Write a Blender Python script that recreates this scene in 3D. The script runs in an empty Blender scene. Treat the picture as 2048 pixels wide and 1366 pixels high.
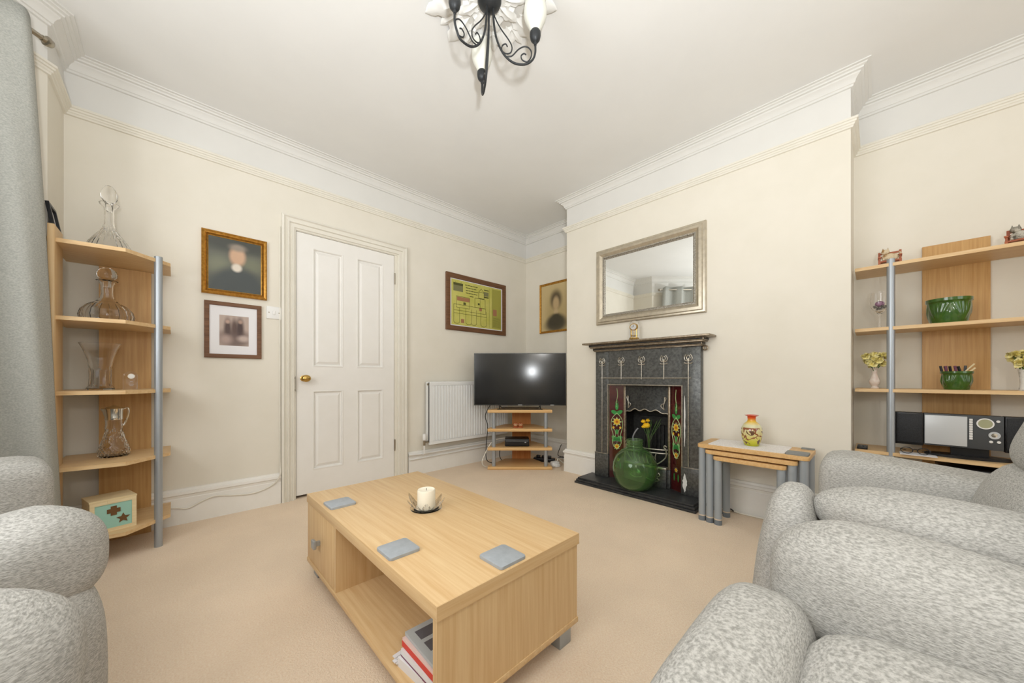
import bpy, bmesh, math, random
from mathutils import Vector, Matrix, noise
random.seed(7)
PI = math.pi
C = bpy.context.scene.collection
sc = bpy.context.scene

# ------------------------------------------------------------------ colour + materials
def lin(v):
    v /= 255.0
    return v / 12.92 if v <= 0.04045 else ((v + 0.055) / 1.055) ** 2.4
def col(r, g, b): return (lin(r), lin(g), lin(b), 1.0)
MATS = {}
def base_mat(name, c, rough=0.6, metal=0.0, spec=0.5, trans=0.0, ior=1.45, coat=0.0):
    m = bpy.data.materials.new(name); m.use_nodes = True
    b = m.node_tree.nodes['Principled BSDF']
    b.inputs['Base Color'].default_value = c
    b.inputs['Roughness'].default_value = rough
    b.inputs['Metallic'].default_value = metal
    b.inputs['Specular IOR Level'].default_value = spec
    b.inputs['Transmission Weight'].default_value = trans
    b.inputs['IOR'].default_value = ior
    b.inputs['Coat Weight'].default_value = coat
    MATS[name] = m
    return m
def noisy(name, c1, c2, scale=(20, 20, 20), detail=4, rough=0.6, metal=0.0, bump=0.0, lo=0.35, hi=0.65, spec=0.5, bscale=None, dist=0.002, coat=0.0, nrough=0.6):
    m = base_mat(name, c1, rough, metal, spec, coat=coat)
    nt = m.node_tree; b = nt.nodes['Principled BSDF']
    tc = nt.nodes.new('ShaderNodeTexCoord'); mp = nt.nodes.new('ShaderNodeMapping')
    mp.inputs['Scale'].default_value = scale
    n = nt.nodes.new('ShaderNodeTexNoise'); n.inputs['Scale'].default_value = 1.0; n.inputs['Detail'].default_value = detail
    n.inputs['Roughness'].default_value = nrough
    r = nt.nodes.new('ShaderNodeValToRGB')
    r.color_ramp.elements[0].position = lo; r.color_ramp.elements[0].color = c1
    r.color_ramp.elements[1].position = hi; r.color_ramp.elements[1].color = c2
    nt.links.new(tc.outputs['Object'], mp.inputs['Vector']); nt.links.new(mp.outputs['Vector'], n.inputs['Vector'])
    nt.links.new(n.outputs['Fac'], r.inputs['Fac']); nt.links.new(r.outputs['Color'], b.inputs['Base Color'])
    if bump:
        bp = nt.nodes.new('ShaderNodeBump'); bp.inputs['Strength'].default_value = bump; bp.inputs['Distance'].default_value = dist
        src = n
        if bscale:
            mp2 = nt.nodes.new('ShaderNodeMapping'); mp2.inputs['Scale'].default_value = bscale
            src = nt.nodes.new('ShaderNodeTexNoise'); src.inputs['Scale'].default_value = 1.0; src.inputs['Detail'].default_value = 3
            nt.links.new(tc.outputs['Object'], mp2.inputs['Vector']); nt.links.new(mp2.outputs['Vector'], src.inputs['Vector'])
        nt.links.new(src.outputs['Fac'], bp.inputs['Height']); nt.links.new(bp.outputs['Normal'], b.inputs['Normal'])
    return m
def blobs(name, bg, shapes, rough=0.35):
    """soft painted picture: shapes = (cx, cz, rx, rz, colour, softness) in object coordinates"""
    m = base_mat(name, bg, rough); nt = m.node_tree; b = nt.nodes['Principled BSDF']
    tc = nt.nodes.new('ShaderNodeTexCoord')
    prev = nt.nodes.new('ShaderNodeRGB'); prev.outputs[0].default_value = bg; cur = prev.outputs[0]
    for cx, cz, rx, rz, cc, soft in shapes:
        mp = nt.nodes.new('ShaderNodeMapping')
        mp.inputs['Location'].default_value = (-cx / rx, 0, -cz / rz); mp.inputs['Scale'].default_value = (1 / rx, 0, 1 / rz)
        ln = nt.nodes.new('ShaderNodeVectorMath'); ln.operation = 'LENGTH'
        mr = nt.nodes.new('ShaderNodeMapRange'); mr.interpolation_type = 'SMOOTHSTEP'
        mr.inputs['From Min'].default_value = 1 + soft; mr.inputs['From Max'].default_value = 1 - soft
        mx = nt.nodes.new('ShaderNodeMix'); mx.data_type = 'RGBA'
        nt.links.new(tc.outputs['Object'], mp.inputs['Vector']); nt.links.new(mp.outputs['Vector'], ln.inputs[0])
        nt.links.new(ln.outputs['Value'], mr.inputs['Value']); nt.links.new(mr.outputs['Result'], mx.inputs['Factor'])
        nt.links.new(cur, mx.inputs['A']); mx.inputs['B'].default_value = cc
        cur = mx.outputs['Result']
    nt.links.new(cur, b.inputs['Base Color'])
    return m

CREAM = noisy('cream_wall_paint', col(234, 228, 214), col(238, 232, 219), (3, 3, 3), rough=0.75, spec=0.25)
CEIL = noisy('ceiling_paint', col(237, 236, 233), col(240, 239, 236), (2, 2, 2), rough=0.85, spec=0.2)
FRIEZE = noisy('frieze_paint', col(229, 227, 222), col(233, 231, 226), (2, 2, 2), rough=0.8, spec=0.2)
TRIM = noisy('white_gloss_paint', col(242, 239, 232), col(246, 243, 237), (6, 6, 6), rough=0.4, spec=0.4)
RAILP = noisy('cream_rail_paint', col(234, 229, 216), col(238, 233, 221), (6, 6, 6), rough=0.5, spec=0.3)
DOORP = noisy('door_paint', col(243, 240, 234), col(246, 243, 238), (5, 5, 5), rough=0.42, spec=0.4)
CARPET = noisy('carpet_pile', col(243, 217, 188), col(254, 236, 213), (170, 170, 170), 5, rough=0.95, bump=0.7, lo=0.3, hi=0.7, spec=0.1, dist=0.006)
def carpet_patches():
    nt = CARPET.node_tree; b = nt.nodes['Principled BSDF']
    src = b.inputs['Base Color'].links[0].from_socket
    tc = nt.nodes.new('ShaderNodeTexCoord'); n = nt.nodes.new('ShaderNodeTexNoise')
    n.inputs['Scale'].default_value = 3.2; n.inputs['Detail'].default_value = 4
    mr = nt.nodes.new('ShaderNodeMapRange'); mr.inputs['From Min'].default_value = 0.35; mr.inputs['From Max'].default_value = 0.65
    mr.inputs['To Min'].default_value = 0.94; mr.inputs['To Max'].default_value = 1.0
    mx = nt.nodes.new('ShaderNodeMix'); mx.data_type = 'RGBA'; mx.blend_type = 'MULTIPLY'; mx.inputs['Factor'].default_value = 1
    nt.links.new(tc.outputs['Object'], n.inputs['Vector']); nt.links.new(n.outputs['Fac'], mr.inputs['Value'])
    nt.links.new(src, mx.inputs['A']); nt.links.new(mr.outputs['Result'], mx.inputs['B'])
    nt.links.new(mx.outputs['Result'], b.inputs['Base Color'])
carpet_patches()
def wood(name, a, b, ax, rough=0.42):
    s = [85, 85, 85]; s['xyz'.index(ax)] = 3.0
    return noisy(name, a, b, tuple(s), 5, rough=rough, bump=0.04, lo=0.32, hi=0.68, spec=0.4, dist=0.001)
BA, BB = col(216, 178, 128), col(230, 199, 152)
WX, WY, WZ = (wood('beech_grain_' + a, BA, BB, a) for a in 'xyz')
TWX, TWZ = (wood('honey_beech_grain_' + a, col(218, 172, 112), col(233, 194, 138), a) for a in 'xz')
PANEL = wood('beech_back_panel', col(193, 148, 92), col(212, 170, 113), 'z')
ORANGEWOOD = wood('orange_wood', col(196, 122, 60), col(214, 145, 80), 'z')
FABRIC = noisy('grey_woven_fabric', col(160, 158, 153), col(207, 205, 200), (140, 140, 480), 4, rough=0.95, bump=0.6, lo=0.36, hi=0.62, spec=0.1, dist=0.003)
CURT = noisy('grey_curtain_weave', col(162, 163, 157), col(186, 186, 179), (170, 170, 260), 4, rough=0.9, bump=0.2, spec=0.1)
IRON = noisy('cast_iron', col(78, 79, 78), col(108, 109, 107), (60, 60, 60), 6, rough=0.36, metal=0.5, bump=0.12, spec=0.5)
IRONDK = noisy('dark_iron', col(38, 38, 38), col(58, 58, 57), (40, 40, 40), 5, rough=0.7, metal=0.2, bump=0.15)  # darker iron tone for the fireback and alternate mantel mouldings
BURN = noisy('burnished_iron', col(196, 190, 178), col(160, 154, 143), (80, 80, 80), 4, rough=0.32, metal=0.8)
BRONZED = noisy('bronzed_iron', col(168, 154, 134), col(128, 115, 98), (70, 70, 70), 4, rough=0.35, metal=0.75)
SLATE = noisy('black_slate', col(42, 43, 45), col(58, 59, 60), (25, 25, 25), 5, rough=0.4, bump=0.05)
BURG = noisy('burgundy_glaze', col(66, 20, 22), col(84, 30, 30), (14, 14, 14), 3, rough=0.1, spec=0.6, coat=0.6)
PLASTERPATCH = noisy('white_filler', col(228, 227, 224), col(240, 240, 237), (60, 60, 60), 4, rough=0.9, bump=0.3)
SILV = base_mat('silver_paint', col(172, 178, 184), 0.38, 0.55)
SILVLEG = base_mat('grey_metal_leg', col(166, 173, 179), 0.42, 0.2)
CAPGREY = base_mat('grey_foot_cap', col(124, 131, 138), 0.5, 0.1)
CREAMRING = base_mat('cream_ring', col(222, 205, 182), 0.5)
CHROME = base_mat('polished_silver', col(222, 220, 214), 0.12, 1.0)
STEEL = base_mat('satin_steel', col(168, 160, 146), 0.28, 1.0)
BRASS = base_mat('brass', col(200, 165, 95), 0.22, 1.0)
GOLD = noisy('gilt_frame', col(196, 146, 66), col(160, 112, 44), (60, 60, 60), 4, rough=0.34, metal=0.7, bump=0.1)
GOLDDK = noisy('dark_gilt', col(120, 84, 42), col(92, 62, 30), (60, 60, 60), 4, rough=0.4, metal=0.4)
SILFRAME = noisy('champagne_silver_frame', col(206, 196, 176), col(188, 178, 160), (30, 30, 30), 3, rough=0.33, metal=0.7)
SILBEAD = noisy('silver_beading', col(196, 190, 178), col(120, 114, 104), (190, 190, 190), 2, rough=0.4, metal=0.7)
DKWOOD = wood('brown_frame_wood', col(98, 66, 44), col(128, 90, 62), 'x', 0.45)
MIRROR = base_mat('mirror_silver', (0.93, 0.95, 0.94, 1), 0.0, 1.0)
BLACKP = base_mat('black_plastic', col(24, 24, 26), 0.35)
BLACKM = noisy('black_mesh', col(20, 21, 24), col(44, 46, 50), (400, 400, 400), 2, rough=0.6)
SCREEN = base_mat('tv_glass', col(14, 15, 17), 0.13, 0.0, 0.75)
BEZEL = base_mat('tv_bezel', col(70, 70, 68), 0.3, 0.6)
GREYPL = base_mat('dark_grey_panel', col(72, 75, 78), 0.4)
SILPL = base_mat('silver_panel', col(206, 209, 211), 0.35, 0.1)
WHITEPL = base_mat('white_plastic', col(242, 241, 238), 0.4)
RADW = base_mat('radiator_enamel', col(242, 243, 242), 0.35)
LCD = base_mat('lcd_glass', col(176, 176, 142), 0.2)
GLASS = base_mat('clear_glass', (1, 1, 1, 1), 0.0, 0, 0.6, 1.0, 1.33)
THINGL = base_mat('thin_clear_glass', (1, 1, 1, 1), 0.0, 0, 0.7, 1.0, 1.14)
GREENGL = base_mat('green_bottle_glass', col(188, 230, 168), 0.0, 0, 0.7, 0.94, 1.4)
CANDLE = base_mat('ivory_wax', col(250, 242, 222), 0.55)
WICK = base_mat('burnt_wick', col(40, 34, 30), 0.9)
COASTER = noisy('grey_coaster', col(164, 170, 176), col(174, 180, 186), (40, 40, 40), 3, rough=0.5)
COASTDK = noisy('dark_grey_coaster', col(128, 131, 130), col(140, 143, 142), (40, 40, 40), 3, rough=0.55)
GREENCER = noisy('green_majolica', col(44, 82, 18), col(62, 102, 28), (28, 28, 28), 4, rough=0.12, spec=0.6, coat=0.5, bump=0.15)
WHITECER = noisy('cream_porcelain', col(238, 228, 216), col(226, 200, 186), (26, 26, 26), 3, rough=0.25)
GREYCER = noisy('speckled_porcelain', col(226, 224, 218), col(120, 116, 108), (50, 50, 50), 3, rough=0.3, lo=0.55, hi=0.75)
YELLOW = noisy('yellow_petal', col(248, 232, 140), col(252, 244, 190), (60, 60, 60), 3, rough=0.7)
DANDY = noisy('dandelion_petal', col(240, 186, 20), col(250, 208, 50), (90, 90, 90), 3, rough=0.7)
LEAF = noisy('leaf_green', col(70, 108, 48), col(104, 138, 72), (60, 60, 60), 3, rough=0.6)
GLZGREEN = base_mat('glazed_green', col(62, 150, 74), 0.12, coat=0.5)
GLZPALE = base_mat('glazed_pale_green', col(196, 222, 160), 0.12, coat=0.5)
GLZYEL = base_mat('glazed_yellow', col(236, 188, 60), 0.12, coat=0.5)
GLZOR = base_mat('glazed_orange', col(196, 106, 40), 0.12, coat=0.5)
BLACKWR = base_mat('black_wrought_iron', col(52, 54, 56), 0.45, 0.4)
FROST = base_mat('frosted_glass', col(226, 225, 214), 0.35)
PLASTER = noisy('white_plaster', col(236, 235, 231), col(240, 239, 235), (8, 8, 8), rough=0.8)
PAPER = base_mat('white_paper', col(240, 238, 240), 0.7)
RED = base_mat('red_card', col(222, 66, 54), 0.5)
PINK = base_mat('pale_pink_card', col(240, 208, 200), 0.6)
PLUM = base_mat('plum_card', col(120, 70, 92), 0.6)
BROCH = base_mat('grey_brochure', col(190, 196, 198), 0.35)
DKPIC = base_mat('dark_print', col(104, 104, 110), 0.4)
MINT = base_mat('mint_paint', col(160, 206, 190), 0.5)
PALEWOOD = wood('pale_wood', col(226, 204, 158), col(240, 222, 182), 'x')
BROWNIN = base_mat('brown_hole', col(110, 78, 44), 0.8)
REDWOOD = noisy('red_brown_wood', col(150, 72, 36), col(176, 96, 50), (60, 60, 60), 3, rough=0.4)
CATCREAM = noisy('cream_cat_fur', col(214, 196, 164), col(160, 120, 72), (40, 40, 40), 3, rough=0.7, lo=0.5, hi=0.62)
CATGREY = noisy('tabby_cat_fur', col(196, 190, 176), col(104, 98, 84), (50, 50, 50), 3, rough=0.7, lo=0.45, hi=0.6)
GAPSHADE = base_mat('gap_shade', col(26, 24, 22), 0.9)
PEBBLE = noisy('grey_pebbles', col(96, 96, 94), col(190, 188, 184), (120, 120, 120), 2, rough=0.4)
PURPLE = base_mat('mauve_wax', col(176, 130, 160), 0.5)
CABLEW = base_mat('white_cable', col(236, 231, 218), 0.5)
CABLEB = base_mat('black_cable', col(30, 30, 32), 0.5)
LACE = noisy('white_lace', col(246, 243, 240), col(226, 220, 216), (160, 160, 160), 2, rough=0.9, bump=0.5)
TUBEM = base_mat('clear_grey_tube', col(170, 174, 182), 0.2, 0, 0.5, 0.4)
SKYM = None

# ------------------------------------------------------------------ mesh helpers
def mk(name, bm, m, parent=None, loc=(0, 0, 0), rz=0.0, angle=38, smooth=True):
    bmesh.ops.recalc_face_normals(bm, faces=bm.faces[:])
    me = bpy.data.meshes.new(name); bm.to_mesh(me); bm.free()
    for mm in (m if isinstance(m, (list, tuple)) else [m]): me.materials.append(mm)
    if smooth:
        me.polygons.foreach_set('use_smooth', [True] * len(me.polygons))
        me.set_sharp_from_angle(angle=math.radians(angle))
    o = bpy.data.objects.new(name, me); C.objects.link(o)
    o.location = loc; o.rotation_euler = (0, 0, rz)
    if parent: o.parent = parent
    return o
def B(): return bmesh.new()
def tag(o, label, cat, group=None, kind=None):
    if label: o['label'] = label
    if cat: o['category'] = cat
    if group: o['group'] = group
    if kind: o['kind'] = kind
    return o
def thing(name, label, cat, loc=(0, 0, 0), rz=0.0, group=None):
    o = bpy.data.objects.new(name, None); C.objects.link(o); o.empty_display_size = 0.05
    o.location = loc; o.rotation_euler = (0, 0, rz)
    return tag(o, label, cat, group)
def struct(name, bm, m, parent=None, **k):
    o = mk(name, bm, m, parent, **k)
    if parent is None: o['kind'] = 'structure'
    return o
def dup(root, label, loc=None, rz=None, group=None):
    def cp(o, p):
        c = o.copy(); C.objects.link(c)
        if p: c.parent = p
        for ch in o.children: cp(ch, c)
        return c
    kids = list(root.children)
    r = root.copy(); C.objects.link(r)
    for k in kids: cp(k, r)
    r['label'] = label
    if group: r['group'] = group
    if loc is not None: r.location = loc
    if rz is not None: r.rotation_euler = (0, 0, rz)
    return r
def bx(bm, x0, x1, y0, y1, z0, z1, bev=0.0, seg=2, mi=0, M=None):
    vs = [bm.verts.new((x, y, z)) for z in (z0, z1) for y in (y0, y1) for x in (x0, x1)]
    fs = [bm.faces.new([vs[i] for i in f]) for f in ((0, 2, 3, 1), (4, 5, 7, 6), (0, 1, 5, 4), (2, 6, 7, 3), (0, 4, 6, 2), (1, 3, 7, 5))]
    for f in fs: f.material_index = mi
    if M: bmesh.ops.transform(bm, matrix=M, verts=vs)
    if bev:
        es = list({e for f in fs for e in f.edges})
        bmesh.ops.bevel(bm, geom=es, offset=bev, segments=seg, affect='EDGES', profile=0.5)
def tube(bm, pts, r, n=10, caps=True, mi=0, closed=False):
    pts = [Vector(p) for p in pts]; N = len(pts)
    rs = r if isinstance(r, (list, tuple)) else [r] * N
    rings = []; up = None
    for i, p in enumerate(pts):
        if closed: d = pts[(i + 1) % N] - pts[i - 1]
        else: d = pts[min(i + 1, N - 1)] - pts[max(i - 1, 0)]
        d.normalize()
        if up is None:
            up = Vector((0, 0, 1)) if abs(d.z) < 0.9 else Vector((1, 0, 0))
        a = d.cross(up); a.normalize(); b = a.cross(d); up = b
        rings.append([bm.verts.new(p + (a * math.cos(2 * PI * k / n) + b * math.sin(2 * PI * k / n)) * rs[i]) for k in range(n)])
    for i in range(N if closed else N - 1):
        A, Bq = rings[i], rings[(i + 1) % N]
        for k in range(n):
            f = bm.faces.new((A[k], A[(k + 1) % n], Bq[(k + 1) % n], Bq[k])); f.material_index = mi
    if caps and not closed:
        bm.faces.new(rings[0]).material_index = mi; bm.faces.new(rings[-1][::-1]).material_index = mi
def smooth_path(pts, k=8):
    P = [Vector(p) for p in pts]; out = []
    for i in range(len(P) - 1):
        p0, p1, p2, p3 = P[max(i - 1, 0)], P[i], P[i + 1], P[min(i + 2, len(P) - 1)]
        for j in range(k):
            t = j / k
            out.append(0.5 * ((2 * p1) + (p2 - p0) * t + (2 * p0 - 5 * p1 + 4 * p2 - p3) * t * t + (3 * p1 - p0 - 3 * p2 + p3) * t ** 3))
    out.append(P[-1]); return out
def lathe(bm, prof, n=32, c=(0, 0, 0), rib=None, mi=0, closed=False, axis=None):
    c = Vector(c); rings = []; new = []
    for r, z in prof:
        if r <= 1e-6:
            v = bm.verts.new((c.x, c.y, c.z + z)); rings.append([v]); new.append(v)
        else:
            ring = []
            for k in range(n):
                a = 2 * PI * k / n; rr = r + (rib(a, z, r) if rib else 0)
                ring.append(bm.verts.new((c.x + rr * math.cos(a), c.y + rr * math.sin(a), c.z + z)))
            rings.append(ring); new += ring
    seq = list(zip(rings, rings[1:] + ([rings[0]] if closed else [])))
    for A, D in (seq if closed else seq[:len(rings) - 1]):
        for k in range(n):
            a0, a1 = A[k % len(A)], A[(k + 1) % len(A)]; d0, d1 = D[k % len(D)], D[(k + 1) % len(D)]
            vs = []
            for v in (a0, a1, d1, d0):
                if v not in vs: vs.append(v)
            if len(vs) >= 3:
                f = bm.faces.new(vs); f.material_index = mi
    if axis: bmesh.ops.transform(bm, matrix=axis, verts=new)
    return new
def prism(bm, poly, z0, z1, M=None, mi=0, bev=0.0):
    lo = [bm.verts.new((x, y, z0)) for x, y in poly]; hi = [bm.verts.new((x, y, z1)) for x, y in poly]
    n = len(poly); fs = [bm.faces.new(lo[::-1]), bm.faces.new(hi)]
    for i in range(n): fs.append(bm.faces.new((lo[i], lo[(i + 1) % n], hi[(i + 1) % n], hi[i])))
    for f in fs: f.material_index = mi
    if M: bmesh.ops.transform(bm, matrix=M, verts=lo + hi)
    if bev:
        es = list({e for f in fs[:2] for e in f.edges})
        bmesh.ops.bevel(bm, geom=es, offset=bev, segments=2, affect='EDGES', profile=0.5)
def sup(bm, c, s, p=3.0, n=12, fn=None, mi=0, M=None):
    """superellipsoid cushion"""
    vs = {}; new = []
    def V(i, j, k):
        key = (i, j, k)
        if key not in vs:
            u = Vector([math.tan((2 * q / n - 1) * PI / 4) for q in (i, j, k)])
            if isinstance(p, tuple):
                lo, hi = 0.2, 3.0
                for _ in range(30):
                    L = (lo + hi) / 2
                    if sum((abs(q) / L) ** e for q, e in zip(u, p)) > 1: lo = L
                    else: hi = L
            else: L = sum(abs(q) ** p for q in u) ** (1 / p)
            u = u / L
            v = Vector((c[0] + u.x * s[0], c[1] + u.y * s[1], c[2] + u.z * s[2]))
            if fn: v = Vector(fn(v))
            vs[key] = bm.verts.new(v); new.append(vs[key])
        return vs[key]
    for a in range(n):
        for b in range(n):
            for q in (0, n):
                for f in ((lambda i, j: (q, i, j)), (lambda i, j: (i, q, j)), (lambda i, j: (i, j, q))):
                    fc = bm.faces.new([V(*f(a, b)), V(*f(a + 1, b)), V(*f(a + 1, b + 1)), V(*f(a, b + 1))]); fc.material_index = mi
    if M: bmesh.ops.transform(bm, matrix=M, verts=new)
def ring(bm, x0, x1, z0, z1, prof, open_bottom=False, mi=0, M=None):
    """mitred rectangular moulding in the local XZ plane: prof = (inset from the outer edge, y)"""
    loops = []; new = []
    for d, y in prof:
        L = [(x0 + d, y, z0 if open_bottom else z0 + d), (x0 + d, y, z1 - d), (x1 - d, y, z1 - d), (x1 - d, y, z0 if open_bottom else z0 + d)]
        L = [bm.verts.new(v) for v in L]; loops.append(L); new += L
    for A, D in zip(loops, loops[1:]):
        for k in range(3 if open_bottom else 4):
            f = bm.faces.new((A[k], A[(k + 1) % 4], D[(k + 1) % 4], D[k])); f.material_index = mi
    if M: bmesh.ops.transform(bm, matrix=M, verts=new)
def sweep(bm, pts, prof, mi=0, closed=False):
    """mouldings run along a floor-plan polyline, room on the left; prof = (distance into room, z)"""
    P = [Vector((x, y)) for x, y in pts]; N = len(P); offs = []
    for i in range(N):
        a = P[i] - P[i - 1] if (i > 0 or closed) else P[1] - P[0]
        b = P[(i + 1) % N] - P[i] if (i < N - 1 or closed) else P[-1] - P[-2]
        a.normalize(); b.normalize()
        na, nb = Vector((-a.y, a.x)), Vector((-b.y, b.x))
        m = na + nb; m.normalize(); offs.append(m / max(m.dot(na), 0.3))
    cols = [[bm.verts.new((P[i].x + offs[i].x * d, P[i].y + offs[i].y * d, z)) for d, z in prof] for i in range(N)]
    for i in range(N if closed else N - 1):
        A, D = cols[i], cols[(i + 1) % N]
        for k in range(len(prof) - 1):
            f = bm.faces.new((A[k], A[k + 1], D[k + 1], D[k])); f.material_index = mi
    if not closed:
        for c_ in (cols[0], cols[-1]):
            if len(c_) > 2: bm.faces.new(c_).material_index = mi
def ell(cx, cy, rx, ry, n=24, a0=0.0): return [(cx + rx * math.cos(a0 + 2 * PI * k / n), cy + ry * math.sin(a0 + 2 * PI * k / n)) for k in range(n)]
def rrect(x0, x1, y0, y1, r, n=5):
    out = []
    for cx, cy, a in ((x1 - r, y1 - r, 0), (x0 + r, y1 - r, PI / 2), (x0 + r, y0 + r, PI), (x1 - r, y0 + r, 1.5 * PI)):
        out += [(cx + r * math.cos(a + PI / 2 * k / n), cy + r * math.sin(a + PI / 2 * k / n)) for k in range(n + 1)]
    return out
RX = Matrix.Rotation(PI / 2, 4, 'X')       # XY drawing -> XZ plane, extrusion towards -Y
def TR(x, y, z): return Matrix.Translation((x, y, z))
def RZ(a): return Matrix.Rotation(a, 4, 'Z')
WR = -PI / 2                               # things on the chimney wall face -X

# ------------------------------------------------------------------ the room
H = 2.605; YB = 2.98; XR = 3.11; XC = 2.73; XL = -0.42; YF = -2.6
c0, c1 = 0.098, 2.07                        # chimney breast
bay = [(XL, 2.65), (-1.30, 1.77), (-1.30, 0.33), (XL, -0.55)]
bm = B(); bx(bm, -1.6, 3.5, -2.9, 3.3, -0.1, 0.0); struct('floor', bm, CARPET)
bm = B(); bx(bm, -1.6, 3.5, -2.9, 3.3, H, H + 0.1); struct('ceiling', bm, CEIL)
FZ = 2.33
def wallbox(bm, x0, x1, y0, y1, z0=0.0, z1=H):
    if z0 < FZ: bx(bm, x0, x1, y0, y1, z0, min(FZ, z1), mi=0)
    if z1 > FZ: bx(bm, x0, x1, y0, y1, max(z0, FZ), z1, mi=1)
DX0, DX1, DZ = 0.65, 1.416, 1.99
bm = B(); wallbox(bm, XL - 0.3, DX0, YB, YB + 0.15); wallbox(bm, DX1, XR + 0.2, YB, YB + 0.15); wallbox(bm, DX0, DX1, YB, YB + 0.15, DZ)
struct('wall_back', bm, [CREAM, FRIEZE], smooth=False)
FO0, FO1, FOZ = 0.99, 1.586, 0.84          # fireplace opening
bm = B()
wallbox(bm, XR, XR + 0.15, -2.75, c0); wallbox(bm, XR, XR + 0.15, c1, YB + 0.15)
wallbox(bm, XC, XR + 0.15, c0, FO0); wallbox(bm, XC, XR + 0.15, FO1, c1); wallbox(bm, XC, XR + 0.15, FO0, FO1, FOZ)
bx(bm, XR, XR + 0.15, FO0, FO1, 0, FOZ)
struct('wall_right', bm, [CREAM, FRIEZE], smooth=False)
def wall_seg(bm, a, b, t=0.12, z0=0.0, z1=H):
    a, b = Vector(a), Vector(b); d = (b - a).normalized(); n = Vector((d.y, -d.x)) * t
    for mi, (q0, q1) in enumerate(((z0, min(FZ, z1)), (max(FZ, z0), z1))):
        if q1 > q0: prism(bm, [tuple(a), tuple(b), tuple(b + n), tuple(a + n)], q0, q1, mi=mi)
bm = B()
wall_seg(bm, (XL, YB), bay[0]); wall_seg(bm, bay[0], bay[1]); wall_seg(bm, bay[2], bay[3]); wall_seg(bm, bay[3], (XL, -2.7))
wall_seg(bm, (-1.30, 1.77), (-1.30, 1.65)); wall_seg(bm, (-1.30, 0.45), (-1.30, 0.33))
wall_seg(bm, (-1.30, 1.65), (-1.30, 0.45), z1=0.75); wall_seg(bm, (-1.30, 1.65), (-1.30, 0.45), z0=2.2)
struct('wall_left', bm, [CREAM, FRIEZE], smooth=False)
bm = B(); wallbox(bm, -0.6, -0.2, YF - 0.15, YF); wallbox(bm, 1.8, XR + 0.2, YF - 0.15, YF); wallbox(bm, -0.2, 1.8, YF - 0.15, YF, 0, 0.8); wallbox(bm, -0.2, 1.8, YF - 0.15, YF, 2.25)
struct('wall_front', bm, [CREAM, FRIEZE], smooth=False)
def window(name, w, h, loc, rz):
    bm = B(); ring(bm, -w / 2, w / 2, 0, h, [(0, 0.10), (0, 0.0), (0.06, 0.0), (0.06, 0.10), (0, 0.10)])
    bx(bm, -0.025, 0.025, 0.02, 0.08, 0.06, h - 0.06); bx(bm, -w / 2, w / 2, 0.02, 0.08, h * 0.5 - 0.025, h * 0.5 + 0.025)
    o = struct(name, bm, TRIM, loc=loc, rz=rz, smooth=False)
    bm = B(); bx(bm, -w / 2 + 0.05, w / 2 - 0.05, 0.048, 0.054, 0.05, h - 0.05); mk('pane', bm, GLASS, o, smooth=False)
window('window_1', 1.2, 1.45, (-1.32, 1.05, 0.75), PI / 2)
window('added_window', 2.0, 1.45, (0.8, YF - 0.02, 0.8), PI)  # unseen window added behind the camera as a source of light
plan = [(XL, YF), (XR, YF), (XR, c0), (XC, c0), (XC, c1), (XR, c1), (XR, YB), (XL, YB)] + bay
bm = B(); sweep(bm, plan, [(0, 2.522), (0.010, 2.524), (0.012, 2.534), (0.018, 2.537), (0.021, 2.550), (0.030, 2.562), (0.040, 2.569), (0.041, 2.577), (0.052, 2.580), (0.054, 2.588), (0.066, 2.592), (0.068, 2.597), (0.081, 2.599), (0.081, 2.606), (0, 2.606)], closed=True)
struct('trim_1', bm, FRIEZE, angle=25)
bm = B(); sweep(bm, plan, [(0, 2.296), (0.010, 2.298), (0.012, 2.306), (0.017, 2.310), (0.018, 2.318), (0.024, 2.321), (0.025, 2.330), (0.031, 2.333), (0.031, 2.344), (0.026, 2.347), (0, 2.350)], closed=True)
struct('trim_2', bm, RAILP, angle=25)
SK = [(0, 0.216), (0.012, 0.215), (0.016, 0.207), (0.017, 0.201), (0.026, 0.197), (0.028, 0.182), (0.019, 0.176), (0.016, 0.160), (0.019, 0.156), (0.021, 0.0), (0, 0)]
for nm, pts in (('baseboard_back', [(0.552, YB), (XL, YB), bay[0]]), ('baseboard_alcove', [(XC, 1.725), (XC, c1), (XR, c1), (XR, YB), (1.542, YB)]),
                ('baseboard_right', [(XR, YF), (XR, c0), (XC, c0), (XC, 0.845)]), ('baseboard_left', bay + [(XL, YF)]), ('baseboard_front', [(XL, YF), (XR, YF)])):
    bm = B(); sweep(bm, pts, SK); struct(nm, bm, TRIM, angle=25)
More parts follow.
